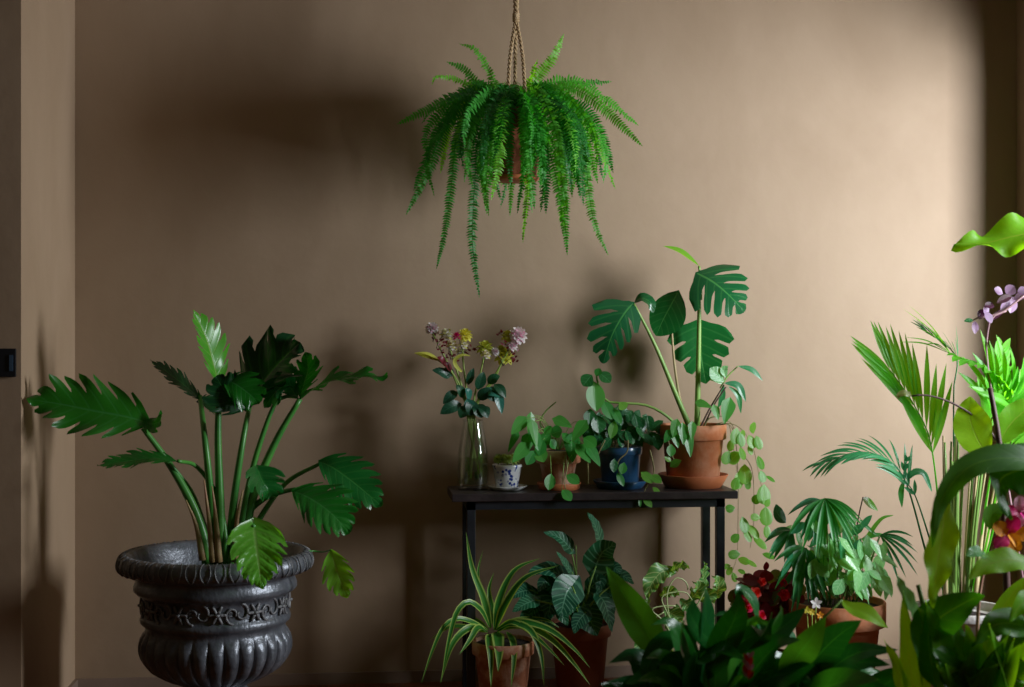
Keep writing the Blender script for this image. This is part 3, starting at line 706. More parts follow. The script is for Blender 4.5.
pleaf(root, [(454, 376), (447, 371), (443, 374)], 5, BY, M['rose_leaf'])
pleaf(root, [(462, 372), (456, 366), (455, 360), (462, 355), (471, 356)], 2, BY-.03, M['lime'], 'petal', shape='strap')

# small china pot of succulents
c = on_table(507, -.27); k = K(507, -.27)
saucer(c, 20/k, 4.5/k, M['white_glaze'], 'pale white saucer under the tiny flowered china pot', flare=.7)
sr = empty('potted_succulent', c+V((0, 0, .0065)), 'tiny white and blue flowered china pot of green rosette succulents', 'potted plant')
cc = c+V((0, 0, .0065))
simple_pot(sr, cc, 15/k, 11/k, 24/k, 3/k, M['china'], sd=.006, lip=.001)
for (dx, dy, r) in ((-8, 2, 6.5), (0, -6, 6), (7, 0, 7.5), (-2, 6, 6), (-10, -3, 5), (11, 5, 5), (3, 4, 5)):
    mb = MB(); p = cc+V((dx/k, dy/k, 29/k)); petals(mb, p, r*.35/k, 30, r*.8/k, r*.22/k, (dx*.04, -.75, .7), .5)
    part('rosette', mb, M['succulent'], sr)

# pothos in terracotta
def leaf_between(root, base, px, py, Yd, L_, W_, mat, ang, shape='heart', n=(.2, -.85, .45), stem=None, **kw):
    """leaf whose centre sits near px,py; ang = direction of its tip in the picture plane"""
    d = RT*math.cos(ang)+UP*math.sin(ang)+V((0, -.25, 0)); d.normalize()
    c_ = P(px, py, Yd); b = c_-d*L_*.45; mb = MB()
    free_leaf(mb, b, d, L_, W_, shape, n, droop=.15, **kw); o = part('leaf', mb, mat, root)
    if stem:
        mb = MB(); m_ = V(base).lerp(b, .5)+V((0, 0, .25*(b-V(base)).length)); tube(mb, [base, m_, b], .0016, .0011, 8, 5); part('petiole', mb, stem, o)
    return o
PY = -.27; c = on_table(558, PY); k = K(560, PY)
saucer(c+V((.004, 0, 0)), 22/k, 7/k, M['terracotta_saucer'], 'orange terracotta saucer under the weathered pot of heart-leaved trailing plant', flare=.85)
pr_ = empty('potted_pothos', c+V((0, 0, .0065)), 'trailing plant with light green heart leaves in a weathered terracotta pot beside the vase', 'potted plant')
cc = c+V((0, 0, .0065)); simple_pot(pr_, cc, 22.5/k, 14/k, 38/k, 13/k, M['terracotta_pale'], sd=.006, lip=.006)
bs = cc+V((0, 0, .14))
PL = [(518, 425, 11, 8.5, 3.9), (530, 424, 13, 6.5, 4.6), (513, 440, 12, 5, 4.2), (534, 432, 14, 7, 4.9), (520, 452, 12, 9, 3.9), (526, 444, 11, 9, 4.4), (540, 453, 9, 8, 5.2),
      (563, 422, 11, 8, -.3), (556, 432, 8, 8, .5), (579, 430, 13, 8, 4.0), (572, 447, 14, 10.5, 4.7), (584, 453, 11, 9, 5.4), (594, 455, 12, 8, 5.3), (589, 441, 9, 8, 5.8),
      (550, 480, 9, 7, 4.5), (572, 478, 9, 7, 5.8), (566, 494, 8, 7, 5.5), (546, 438, 9, 7, 3.8), (541, 446, 9, 7, 4.4), (566, 437, 8, 7, 5.5), (536, 440, 10, 8, 5),
      (553, 444, 8, 6, 2), (548, 430, 8, 6, 1.2), (531, 456, 9, 7, 4.1)]
for (x, y, l, w_, an) in PL:
    hang = y > 470
    leaf_between(pr_, bs if not hang else P(x, 455, PY-.1), x, y, PY-.11+rnd.uniform(-.05, .05) if not hang else PY-.14, l*1.6/k, w_*.85/k, M['pothos'], an, 'heart' if l > 9 else 'ovate', n=toward((.3, -.85, .35), .25), stem=M['monstera_stem'])
pstem(pr_, [(566, 455, PY-.1), (567, 470, PY-.15), (564, 480, PY-.16), (566, 490, PY-.16)], .7, .5, PY, M['vine'], 'vine')
pstem(pr_, [(587, 450, PY-.1), (588, 470, PY-.08), (588, 484, PY-.06)], 1, .7, PY, M['vine'], 'vine')
pstem(pr_, [(550, 448), (545, 432), (540, 424), (545, 412), (556, 402)], 1, .6, PY, M['monstera_stem'], 'vine')
pstem(pr_, [(552, 448), (548, 434), (540, 421)], 1.1, .8, PY, M['dry_stem'], 'vine')

# dark blue pot with small-leaved plant
BPY = -.24; c = on_table(620, BPY); k = K(620, BPY)
saucer(c, 27/k, 8/k, M['blue'], 'dark blue glazed saucer under the blue pot', flare=.8)
br = empty('potted_peperomia', c+V((0, 0, .0065)), 'dense dark green small-leaved plant in a dark blue glazed pot', 'potted plant')
cc = c+V((0, 0, .0065)); simple_pot(br, cc, 22/k, 18/k, 40/k, 8/k, M['blue'], sd=.01, lip=.003)
for i in range(92):
    a = rnd.uniform(0, 2*PI); q = rnd.random()**.5
    x = 622+math.cos(a)*38*q; y = 432-18*(1-q*q)+rnd.uniform(-6, 14); yd = BPY+math.sin(a)*26*q/k
    if x > 645: y = min(y, 450)
    leaf_between(br, cc+V((math.cos(a)*.03, math.sin(a)*.03, .13)), x, y, yd, rnd.uniform(11, 17)/k, rnd.uniform(4, 6)/k, M['ivy'], -PI/2+rnd.uniform(-1.2, 1.2), 'ovate', n=toward((.2, -.7, .6), .45), stem=M['vine'] if i % 4 == 0 else None, nt=7, ns=2)
for pts in ([(628, 440), (627, 452), (618, 462), (620, 478)], [(650, 450), (654, 470), (650, 480), (641, 498)], [(605, 440), (598, 455), (597, 462)], [(668, 440), (672, 455), (676, 464)]):
    pstem(br, [(p[0], p[1], BPY-.14) for p in pts], .8, .5, BPY, M['vine'], 'vine')
for (x, y, l, w_, an, m_) in ((614, 464, 10, 4.5, 4.6, 'ivy'), (623, 467, 9, 4.5, 4.4, 'pothos'), (620, 478, 11, 4, 5.2, 'pothos'), (646, 476, 12, 5.5, 5.6, 'hoya'), (655, 478, 11, 5, 5.9, 'hoya'), (656, 490, 8, 3, 5.6, 'hoya'),
                              (647, 501, 10, 4, 5.5, 'hoya'), (640, 501, 7, 2, 4.7, 'pothos'), (671, 449, 9, 5, 4.6, 'pothos'), (675, 463, 12, 4, .7, 'hoya'), (668, 459, 8, 3, 2.5, 'hoya')):
    leaf_between(br, P(x, y-8, BPY-.13), x, y, BPY-.15, l*1.2/k, w_/k, M[m_], an, 'ovate', nt=7, ns=2)

# monstera
NY = -.23; c = on_table(693, NY); k = K(693, NY)
saucer(c, 35/k, 13/k, M['terracotta_saucer'], 'wide orange terracotta saucer under the tall split-leaf plant', flare=.78)
mo = empty('potted_monstera', c+V((0, 0, .0065)), 'tall split-leaf plant with trailing vines in a terracotta pot, rightmost on the table', 'potted plant')
cc = c+V((0, 0, .0065)); simple_pot(mo, cc, 33/k, 25.5/k, 61/k, 15/k, M['terracotta'], sd=.012)
mx_ = dict(shape='ovate', lobes=5, s0=.30, slant=.55, gap=1.6, tipx=9, shift=.3, jag=.05, n=(0, -1, .3), fold=.1)
def mon(sp_, w_, **kw):
    a = dict(mx_); a.update(kw); pleaf(mo, sp_, w_*1.12, NY, M['monstera'], **a)
NS = NY-.02
mon([(633, 303, NS-.03), (623, 316, NS-.06), (612, 336, NS-.08), (603, 364, NS-.08)], 27, asym=(.75, 1.05), n=(-.25, -.9, -.1), shape='heart', lobes=5, slant=.85, fold=-.15)
mon([(634, 303, NS), (641, 298, NS-.02), (650, 302, NS-.03), (653, 313, NS-.03)], 6, lobes=0, n=(0, -.6, .6))
mon([(679, 290, NS+.05), (671, 305, NS+.03), (663, 320, NS+.02), (656, 336, NS+.02)], 18, lobes=0, n=(-.2, -.95, .1), asym=(1, .8))
mon([(697, 273, NS-.02), (712, 281, NS-.06), (728, 294, NS-.09), (745, 312, NS-.1)], 35, n=(.1, -.9, .4), shape='heart', lobes=5, slant=.6, s0=.28, fold=-.12, curl=.1, asym=(1.0, 1.0), back=.45)
mon([(699, 322, NS+.07), (700, 340, NS+.06), (702, 360, NS+.06), (706, 384, NS+.07)], 32, n=(-.1, -1, .1), shape='heart', lobes=4, slant=.35, s0=.45, gap=1.1, back=.3)
pleaf(mo, [(699, 266), (690, 260), (678, 252), (663, 246)], 5, NS, M['palm_bright'], 'rolled_leaf', shape='lance', fold=.6, n=(.2, -.5, .8))
pstem(mo, [(697, 428), (698, 380), (699, 330), (699, 300), (697, 274)], 3.1, 1.7, NS, M['monstera_stem'])
pstem(mo, [(701, 300), (701, 285), (699, 266)], 1.2, 1.2, NS, M['monstera_stem'])
pstem(mo, [(690, 428), (676, 395), (655, 345), (634, 304, NS-.03)], 3.1, 1.1, NS, M['monstera_stem'])
pstem(mo, [(688, 428), (680, 400), (674, 360), (671, 318, NS+.03)], 1.6, 1, NS+.02, M['dry_stem'])
# long arching side shoot to the left
pstem(mo, [(680, 428, NS-.06), (664, 414), (645, 405), (620, 403), (606, 401), (601, 392), (597, 380), (596, 372)], 1.6, .9, NS-.08, M['monstera_stem'], 'side_shoot')
for (x, y, l, w_, an, m_) in ((595, 393, 26, 10, 4.75, 'pothos'), (588, 379, 13, 7, 3.9, 'ivy'), (604, 376, 14, 7, -.6, 'ivy'), (607, 408, 18, 7, 5.2, 'pothos'), (616, 414, 16, 5, 5.3, 'pothos'), (613, 428, 16, 5, 4.4, 'hoya'),
                              (622, 405, 8, 6, 5.5, 'hoya'), (598, 372, 10, 4, 1.2, 'pothos'), (590, 415, 14, 7, 4.6, 'ivy'), (598, 422, 16, 8, 4.8, 'ivy')):
    leaf_between(mo, P(x, y-5, NS-.08), x, y, NS-.1, l/k, w_/k, M[m_], an, 'ovate')
# seedling
pstem(mo, [(700, 428), (710, 408), (724, 385)], 1, .7, NS-.03, M['dark_stem']); pstem(mo, [(703, 428), (714, 405), (726, 387)], 1, .7, NS-.05, M['dark_stem'])
pstem(mo, [(720, 388), (728, 376), (738, 366)], .8, .6, NS-.03, M['monstera_stem']); pstem(mo, [(703, 428), (710, 418), (724, 416)], .8, .6, NS-.06, M['vine'])
for (pts, w_, m_) in (([(738, 366), (752, 370), (763, 381)], 3, 'palm_teal'), ([(724, 383), (738, 386), (746, 402)], 4, 'palm_teal'), ([(728, 386), (738, 396), (741, 414)], 3, 'palm_teal'), ([(724, 386), (722, 398), (718, 408)], 3, 'palm_teal'),
                      ([(724, 382), (716, 374), (710, 368)], 8, 'mixed'), ([(722, 384), (716, 378), (710, 380)], 5, 'mixed'), ([(726, 378), (724, 370), (728, 366)], 4, 'mixed')):
    pleaf(mo, [(p[0], p[1], NS-.05) for p in pts], w_, NS-.05, M[m_], shape='lance')
for (x, y, l, w_, an) in ((704, 404, 12, 5, -.2), (727, 410, 17, 8, 4.4), (716, 412, 10, 5, 5), (675, 428, 12, 6, 4.4), (683, 433, 14, 6, 4.7), (692, 430, 12, 5, 4.6), (676, 440, 10, 5, 5), (689, 444, 16, 6, 4.8), (668, 436, 10, 5, 4)):
    leaf_between(mo, P(x, y-4, NS-.1), x, y, NS-.13, l*1.2/k, w_/k, M['pothos'], an, 'heart')
# trailing vines off the right end
vines = [[(716, 424, NS), (730, 422, NS), (738, 440), (744, 455), (752, 470), (754, 500), (753, 530), (750, 548)], [(718, 424, NS), (732, 424), (742, 430), (752, 445), (756, 460), (760, 480), (766, 500)],
         [(714, 426, NS), (730, 425), (736, 445), (738, 480), (738, 520), (737, 555), (732, 572)], [(716, 425, NS), (728, 424), (732, 440), (736, 465), (738, 480)]]
HV = NY-.06
for vi, pts in enumerate(vines):
    pp = [(p[0], p[1], p[2] if len(p) > 2 else HV+vi*.015) for p in pts]
    mb = MB(); tube(mb, L3(pp, HV), .0018, .001, 30, 5); VO = VO+[part('trailing_vine', mb, M['vine'], mo)] if vi else [part('trailing_vine', mb, M['vine'], mo)]
HL = [(736, 434, 15, 8, 4.5), (741, 438, 13, 6, 4.8), (753, 428, 14, 7.5, 1.7), (751, 440, 13, 7, 5.1), (758, 441, 13, 6, 5), (735, 456, 15, 8, 3.8), (727, 456, 13, 7, 4.2), (745, 472, 18, 9.5, 4.7), (739, 478, 16, 7, 4.6), (736, 482, 12, 6, 4.3),
      (760, 461, 13, 7, 5.0), (750, 449, 9, 4, 5), (762, 475, 11, 6, 4.9), (764, 492, 18, 10, 4.6), (768, 502, 8, 4, 4), (770, 478, 10, 3, 5.8), (731, 508, 10, 5.5, 3.2), (744, 523, 15, 7.5, 4.9), (756, 517, 11, 5, 2.9),
      (766, 514, 17, 9, 4.7), (767, 530, 12, 5, 4.7), (753, 530, 15, 6, 5.4), (747, 534, 13, 5.5, 5.2), (759, 541, 17, 5, 5.6), (736, 537, 10, 5.5, 3.8), (735, 554, 13, 6, 3.1), (743, 560, 12, 5, 6.1), (750, 562, 13, 4, 5.9),
      (730, 570, 9, 4, 4), (768, 555, 13, 4, 6.1), (734, 576, 9, 4, 5), (741, 571, 8, 3, 6), (727, 566, 9, 3.5, 3.2), (742, 452, 12, 6, 5), (731, 444, 11, 5, 4.4), (748, 482, 11, 6, 4.6), (757, 498, 10, 6, 3.9), (743, 434, 9, 5, 2)]
for (x, y, l, w_, an) in HL:
    leaf_between(VO[2 if x < 740 else (1 if x > 757 else 0)], P(x-3, y-4, HV), x, y, HV-.01+rnd.uniform(-.03, .02), l/k, w_*.8/k, M['hoya'], an, 'round', n=toward((.2, -.9, .25), .3), nt=8, ns=3, curl=.15)

# ---- floor plants behind
def floor_pt(px, Yd): p = P(px, 600, Yd); return V((p.x, Yd, 0))
SY = -.42; c = floor_pt(503, SY); k = K(503, SY)
saucer(c, 33/k, .03, M['terracotta_saucer'], 'terracotta saucer on the floor under the striped spider plant', flare=.86)
sp_ = empty('potted_spider_plant', c+V((0, 0, .0065)), 'spider plant with arching green and cream striped blades in a terracotta pot on the floor', 'potted plant')
rt = 31/k; hz = P(503, 640, SY).z-.0065
simple_pot(sp_, c+V((0, 0, .0065)), rt, rt*.72, hz, .05, M['terracotta_pale'], sd=.01)
S0 = (492, 634)
SB = [([(491, 628), (484, 600), (472, 568), (466, 532)], 5), ([(490, 628), (484, 605), (478, 575), (483, 550)], 3), ([(494, 630), (500, 598), (515, 570), (541, 558)], 5), ([(495, 630), (505, 605), (525, 578), (560, 565)], 5),
      ([(490, 628), (481, 610), (468, 602), (457, 612), (449, 640), (441, 683)], 4), ([(488, 632), (470, 628), (450, 627), (430, 640)], 4), ([(488, 632), (470, 628), (452, 645), (440, 684)], 5), ([(487, 632), (478, 628), (470, 640), (459, 655)], 5),
      ([(491, 634), (489, 640), (491, 660), (491, 688)], 5), ([(497, 632), (498, 640), (499, 655), (498, 672)], 8), ([(507, 632), (513, 642), (514, 660), (511, 688)], 4.5), ([(497, 632), (512, 624), (530, 630), (541, 655), (544, 686)], 5),
      ([(498, 630), (520, 622), (550, 630), (575, 650), (590, 668)], 5), ([(498, 630), (525, 626), (552, 640), (575, 665), (590, 685)], 5), ([(497, 628), (520, 620), (545, 620), (560, 628)], 4), ([(496, 630), (512, 622), (530, 632), (548, 648), (565, 666)], 4),
      ([(488, 630), (472, 622), (456, 619), (443, 628), (432, 652), (421, 684)], 3.5), ([(489, 630), (476, 620), (466, 618), (456, 622)], 3), ([(494, 628), (492, 608), (489, 590), (494, 572)], 4)]
for pts, w_ in SB:
    n_ = len(pts); xs = pts[-1][0]-492; dy = -.16 if pts[-1][1] > 640 else rnd.uniform(-.1, .1)
    pp = [(p[0], p[1], SY+dy*(i/(n_-1))**.7) for i, p in enumerate(pts)]
    pleaf(sp_, pp, w_*.85, SY, M['spider'], 'blade', shape='blade', fold=.35, n=(0, -.8, .6), nt=18, ns=3, slant=0)

VY = -.24; c = floor_pt(580, VY); k = K(580, VY)
saucer(c, 33/k, .035, M['terracotta_dark'], 'dark terracotta saucer on the floor under the silver-veined plant', flare=.86)
sv = empty('potted_calathea', c+V((0, 0, .0065)), 'plant with silver-veined dark heart leaves in a dark terracotta pot under the table', 'potted plant')
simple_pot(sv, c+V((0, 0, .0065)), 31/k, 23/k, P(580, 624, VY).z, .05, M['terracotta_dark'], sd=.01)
S1 = (582, 622)
SVL = [([(571, 549), (560, 538), (543, 532)], 8, (0, -.7, .7)), ([(600, 540), (595, 525), (587, 512)], 8, (.7, -.6, .3)), ([(596, 566), (602, 553), (610, 547), (616, 543)], 14, (.1, -.9, .4)), ([(572, 572), (564, 562), (556, 551)], 6, (.6, -.6, .5)),
       ([(567, 580), (550, 570), (534, 572), (528, 578)], 11, (0, -.6, .8)), ([(560, 592), (552, 600), (548, 616)], 16, (-.1, -.95, .3)), ([(572, 586), (566, 595), (560, 618)], 15, (.1, -1, .3)), ([(584, 603), (588, 614), (597, 636)], 16, (.1, -1, .3)),
       ([(600, 596), (606, 606), (612, 632)], 11, (.6, -.8, .2)), ([(604, 590), (612, 592), (616, 600)], 9, (.3, -.9, .3)), ([(606, 575), (614, 568), (622, 574)], 10, (0, -.5, .8)), ([(612, 585), (622, 576), (634, 584)], 9, (.1, -.7, .7)),
       ([(556, 588), (545, 582), (538, 592)], 9, (0, -.7, .6)), ([(574, 588), (568, 580), (562, 574)], 8, (.3, -.9, .3)), ([(530, 590), (520, 592), (510, 598)], 9, (0, -.6, .7)), ([(535, 600), (525, 604), (512, 612)], 8, (0, -.6, .7)),
       ([(540, 610), (528, 616), (520, 628)], 9, (0, -.9, .4)), ([(552, 606), (545, 620), (562, 640)], 7, (-.4, -.8, .2)), ([(570, 600), (562, 612), (568, 626)], 9, (0, -.9, .3)), ([(590, 588), (600, 580), (598, 594)], 8, (0, -.9, .3)),
       ([(546, 596), (536, 604), (530, 618)], 9, (-.2, -.9, .3)), ([(586, 612), (578, 622), (574, 634)], 8, (-.2, -.9, .3))]
for i, (pts, w_, n_) in enumerate(SVL):
    yd = VY-.08-.05*(pts[-1][1] > 600)-rnd.uniform(0, .08); pp = [(p[0], p[1], yd-.02*j) for j, p in enumerate(pts)]
    pleaf(sv, pp, w_*1.2, yd, M['silver'], shape='heart', back=.8, n=n_, fold=.12, quilt=.08, wave=.05)
    pstem(sv, [(582+(pts[0][0]-582)*.2, 628, VY), (582+(pts[0][0]-582)*.45, (622+pts[0][1])/2-3, yd), (pts[0][0], pts[0][1], yd)], 1.2, .8, VY, M['monstera_stem'], 'petiole')
pstem(sv, [(580, 626), (577, 580), (576, 545)], .8, .5, VY, M['monstera_stem'], 'bare_stem')

# crinkled plant
CY = -.75; c = floor_pt(680, CY); k = K(680, CY)
cr = empty('potted_curly_plant', c, 'pale plant with crinkled curling leaves standing in front of the right table legs', 'potted plant')
simple_pot(cr, c, .10, .07, .17, .03, M['terracotta_dark'], sd=.01)
def curly(pts, w_, nrm=(0, -.9, .4), mat='curly', sh='lance', wv=.35):
    pleaf(cr, [(p[0], p[1], CY+(-.03*i)) for i, p in enumerate(pts)], w_, CY, M[mat], shape=sh, n=nrm, wave=wv, wn=3.5, fold=.3, nt=20)
curly([(676, 573), (662, 572), (651, 585), (647, 600)], 10, (-.3, -.8, .5)); curly([(668, 572), (676, 568), (683, 567), (690, 569)], 6, (0, -.8, .6)); curly([(706, 588), (703, 575), (705, 562)], 7, (.5, -.8, .2)); curly([(716, 598), (719, 585), (713, 576)], 7)
curly([(664, 610), (674, 615), (682, 622)], 10, (.2, -.9, .4)); curly([(664, 618), (674, 628), (680, 640)], 9); curly([(652, 620), (644, 640), (642, 665)], 9, (-.3, -.9, .2)); curly([(660, 640), (648, 655), (645, 684)], 10, (-.2, -.9, .2))
curly([(650, 600), (640, 610), (636, 630)], 7, (-.4, -.8, .3)); curly([(690, 600), (698, 590), (694, 582)], 8); curly([(680, 600), (688, 606), (694, 616)], 8); curly([(660, 596), (670, 592), (680, 596)], 6); curly([(700, 600), (708, 596), (714, 604)], 8); curly([(672, 650), (668, 668), (662, 690)], 9)
for pts in ([(680, 660), (670, 620), (662, 597), (684, 592), (692, 600)], [(680, 660), (666, 625), (652, 610), (664, 606), (676, 606)], [(678, 660), (668, 610), (668, 590), (676, 578), (686, 582), (688, 590)],
            [(684, 660), (690, 620), (700, 600), (706, 588)], [(674, 660), (662, 640), (655, 620), (664, 612)], [(676, 660), (664, 650), (658, 640), (668, 632), (672, 634)]):
    pstem(cr, pts, .9, .6, CY-.05, M['curly_stem'] if 'curly_stem' in M else M.setdefault('curly_stem', pmat('pale_twisted_stem', (.38, .5, .2), .4, (.45, .55, .25), 10)), 'stem', 24)

# begonia
GY = -.62; c = floor_pt(765, GY); k = K(765, GY)
bg = empty('potted_begonia', c, 'dark red-leaved plant with small scarlet flowers left of the wide terracotta pot', 'potted plant')
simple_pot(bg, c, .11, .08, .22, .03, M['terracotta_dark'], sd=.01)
for i in range(92):
    a = rnd.uniform(0, 2*PI); q = rnd.random()**.6; x = 766+math.cos(a)*32*q; y = 592+rnd.uniform(-18, 30)-6*(1-q)+(abs(x-766)*.15); yd = GY-.02+math.sin(a)*.1*q
    leaf_between(bg, P(766, 632, GY), x, y, yd, rnd.uniform(13, 19)/k, rnd.uniform(5, 7.5)/k, M['begonia' if rnd.random() < .72 else 'olive'], rnd.uniform(0, 2*PI), 'round', n=toward((.2, -.7, .6), .5), stem=M['dark_stem'] if i % 2 == 0 else None, nt=6, ns=2)
for (x, y, r) in ((750, 598, 7), (755, 593, 5.5), (784, 595, 5.5), (749, 607, 5), (760, 616, 5.5), (756, 628, 5), (783, 583, 4), (762, 582, 4), (744, 605, 4), (740, 628, 3)):
    mb = MB(); petals(mb, P(x, y, GY-.17), r*.3/k, 13, r*1.1/k, r*.5/k, (.1, -.8, .4), .6); part('flower', mb, M['red'], bg)
for (x, y) in ((766, 566), (783, 575), (779, 580)):
    leaf_between(bg, P(766, 600, GY), x, y, GY-.05, 12/k, 3.5/k, M['begonia'], 1.6, 'ovate', stem=M['dark_stem'])

# wide terracotta pot with mixed foliage
WY = -.72; c = floor_pt(837, WY); k = K(837, WY)
wp = empty('potted_mixed_foliage', c, 'wide orange terracotta pot crowded with fan palm and pale waxy leaves', 'potted plant')
hw_ = P(837, 600, WY).z; simple_pot(wp, c, 47.5/k, 31/k, hw_, .085, M['terracotta'], sd=.02, lip=.012)
# fan heads
def fan(x, y, yd, n_, Lp, a0, a1, mat, w_=4, base=None):
    p = P(x, y, yd); kk = K(x, yd)
    mb = MB()
    for i in range(n_):
        a = a0+(a1-a0)*i/(n_-1); l = Lp*rnd.uniform(.8, 1.1)/kk
        d = (RT*math.cos(a)+UP*math.sin(a)*.9+V((0, -.5+.25*math.sin(i*2.1), 0))).normalized()
        free_leaf(mb, p, d, l, w_/kk, 'lance', (0, -.75, .65), droop=.45, fold=.3, nt=8, ns=2)
    part('fan_leaf', mb, mat, wp)
    if base: pstem(wp, base, 1.2, .9, yd, M['palm_stem'], 'stem')
fan(825, 498, WY-.1, 17, 44, -2.9, -.15, M['palm'], 2.1, [(830, 605, WY), (828, 550), (825, 498)])
fan(822, 500, WY-.05, 9, 38, -3.4, -2.1, M['palm_teal'], 2.6)
fan(806, 548, WY-.08, 12, 40, -3.5, -.9, M['palm'], 2.6, [(826, 605, WY), (815, 575), (806, 548)])
fan(806, 562, WY-.04, 11, 38, -2.8, -.6, M['palm_teal'], 2.4, [(822, 605, WY), (812, 580), (806, 562)])
fan(880, 535, WY-.02, 7, 42, -1.2, .6, M['palm_teal'], 1.8, [(855, 605, WY), (868, 570), (880, 535)])
fan(792, 530, WY-.05, 8, 34, -3.5, -1.6, M['palm_teal'], 2.8, [(820, 605, WY), (800, 565), (792, 530)])
for i in range(96):
    a = rnd.uniform(0, 2*PI); q = rnd.random()**.5; x = 852+math.cos(a)*46*q; y = 572+rnd.uniform(-26, 22)-8*(1-q)+max(0, x-880)*.4-(8 if x < 830 else 0); yd = WY-.06+math.sin(a)*.16*q
    y = min(y, 594 if x < 880 else 612)
    leaf_between(wp, c+V((rnd.uniform(-.08, .1), rnd.uniform(-.08, .08), hw_-.02)), x, y, yd, rnd.uniform(13, 21)/k, rnd.uniform(4.5, 7.5)/k, M['mixed'], rnd.uniform(-2.4, -.3), rnd.choice(['ovate', 'heart', 'ovate']), n=toward((.4, -.7, .5), .4), stem=M['palm_stem'] if i % 3 == 0 else None, nt=8, ns=3)
for i in range(34):
    x = rnd.uniform(785, 872); y = rnd.uniform(512, 575); yd = WY-.02+rnd.uniform(-.15, .1)
    leaf_between(wp, c+V((0, 0, hw_)), x, y, yd, rnd.uniform(16, 26)/k, rnd.uniform(3.5, 6)/k, M['palm_teal'] if i % 2 else M['mixed'], rnd.uniform(-2.8, -.4), 'lance', n=toward((.3, -.7, .5), .5), nt=8, ns=2)
pleaf(wp, [(786, 523), (778, 514), (776, 504)], 8, WY, M['ivy'], n=(.5, -.8, .2))
pstem(wp, [(846, 600), (852, 560), (858, 520), (863, 497)], .9, .6, WY, M['dark_stem'])
pleaf(wp, [(862, 498), (868, 502), (876, 510)], 5, WY, M['olive'], n=(.3, -.8, .4))
pleaf(wp, [(868, 498), (872, 505), (878, 511)], 3, WY-.03, M['hoya'])
for pts in ([(862, 545), (880, 520), (894, 515)], [(862, 540), (880, 535), (905, 548)], [(860, 520), (868, 528), (878, 536)]):
    pleaf(wp, pts, 2.2, WY, M['hoya' if pts[0][1] == 545 else 'palm'], 'blade', shape='strap')
# tiny white star flower and yellow bloom in front of the pot
st = empty('small_flowering_plant', floor_pt(812, -.98), 'low plant with white star and yellow blooms in front of the wide terracotta pot', 'potted plant')
simple_pot(st, floor_pt(812, -.98), .055, .04, .10, .02, M['terracotta_dark'])
for (x, y, r, m_) in ((816, 603, 6, 'white_petal'), (807, 610, 4, 'yellow'), (812, 612, 3.5, 'yellow'), (820, 615, 4, 'orange')):
    mb = MB(); p = P(x, y, -.98)
    for j in range(5):
        a = j*1.2566+.3; d = (RT*math.cos(a)+UP*math.sin(a)+V((0, -.2, 0)))
        leaf(mb, [p, p+d*r*.5/k, p+d*r/k], r*.3/k, 'ovate', n=(0, -1, .2), nt=5, ns=2)
    part('flower', mb, M[m_], st)
    pstem(st, [(812, 700), ((812+x)/2, 660), (x, y+1)], .9, .6, -.975, M['stem_green'])
for i in range(9): leaf_between(st, P(812, 700, -.98), 812+rnd.uniform(-24, 24), 655+rnd.uniform(-20, 20), -.98, 22/k, 6/k, M['ivy'], rnd.uniform(.5, 2.6), 'ovate', stem=M['stem_green'])

# ---- areca palm in pale pot
AY = -.95; c = floor_pt(960, AY); k = K(960, AY)
ap = empty('potted_palm', c, 'tall palm with many green canes and feathery fronds in a pale speckled pot', 'potted plant')
ha = P(960, 607, AY).z; simple_pot(ap, c, 47/k, 35/k, ha, .03, M['stone'], sd=.03, lip=.002)
def palmfrond(pts, n_, Lp, mat, w_=5, cone=(.9, .25), name='frond', nrm=(0, -1, .3), droop=.12, sides=(-1, 1), start=.12, fwd=.8, rr=1.3, even=False):
    pp = L3([(p[0], p[1], p[2] if len(p) > 2 else AY) for p in pts], AY)
    mb = MB(); tube(mb, pp, rr/k, .5/k, 20, 5); sp2 = spline(pp, n_+1); T, S, N = frames(sp2, nrm)
    for i in range(int(n_*start), n_+1):
        t = i/n_; l = Lp/k*(.55+.6*math.sin(PI*min(1, t*.9+.1)))*(1-.35*t)
        if even: l = Lp/k*(.8+.35*math.sin(PI*t**2))
        for sg in sides:
            d = (S[i]*sg*(1.0-t*.55)+T[i]*(fwd+t*.6)+N[i]*rnd.uniform(.0, .25)).normalized()
            free_leaf(mb, sp2[i], d, l*rnd.uniform(.9, 1.08), w_/k*(1-.4*t), 'lance', N[i], droop=droop, fold=.25, nt=8, ns=1)
    return part(name, mb, mat, ap)
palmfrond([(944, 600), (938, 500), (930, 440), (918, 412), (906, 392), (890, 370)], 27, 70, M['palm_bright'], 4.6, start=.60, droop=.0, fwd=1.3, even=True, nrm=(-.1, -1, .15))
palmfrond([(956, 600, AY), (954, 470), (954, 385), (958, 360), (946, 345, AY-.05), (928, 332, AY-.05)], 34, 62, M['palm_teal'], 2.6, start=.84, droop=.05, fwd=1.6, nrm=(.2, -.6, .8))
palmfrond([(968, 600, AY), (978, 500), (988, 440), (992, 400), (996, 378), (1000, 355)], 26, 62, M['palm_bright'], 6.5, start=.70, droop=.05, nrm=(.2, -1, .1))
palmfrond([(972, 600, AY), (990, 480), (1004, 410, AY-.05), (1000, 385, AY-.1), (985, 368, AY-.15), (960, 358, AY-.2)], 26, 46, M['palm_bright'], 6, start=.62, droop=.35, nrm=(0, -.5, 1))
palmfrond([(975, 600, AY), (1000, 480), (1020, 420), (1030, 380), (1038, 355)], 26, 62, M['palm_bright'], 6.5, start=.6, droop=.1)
palmfrond([(974, 600, AY), (1002, 500), (1024, 430), (1026, 400), (1010, 385), (990, 384)], 26, 46, M['palm_bright'], 6, start=.62, droop=.3, nrm=(0, -.7, .8))
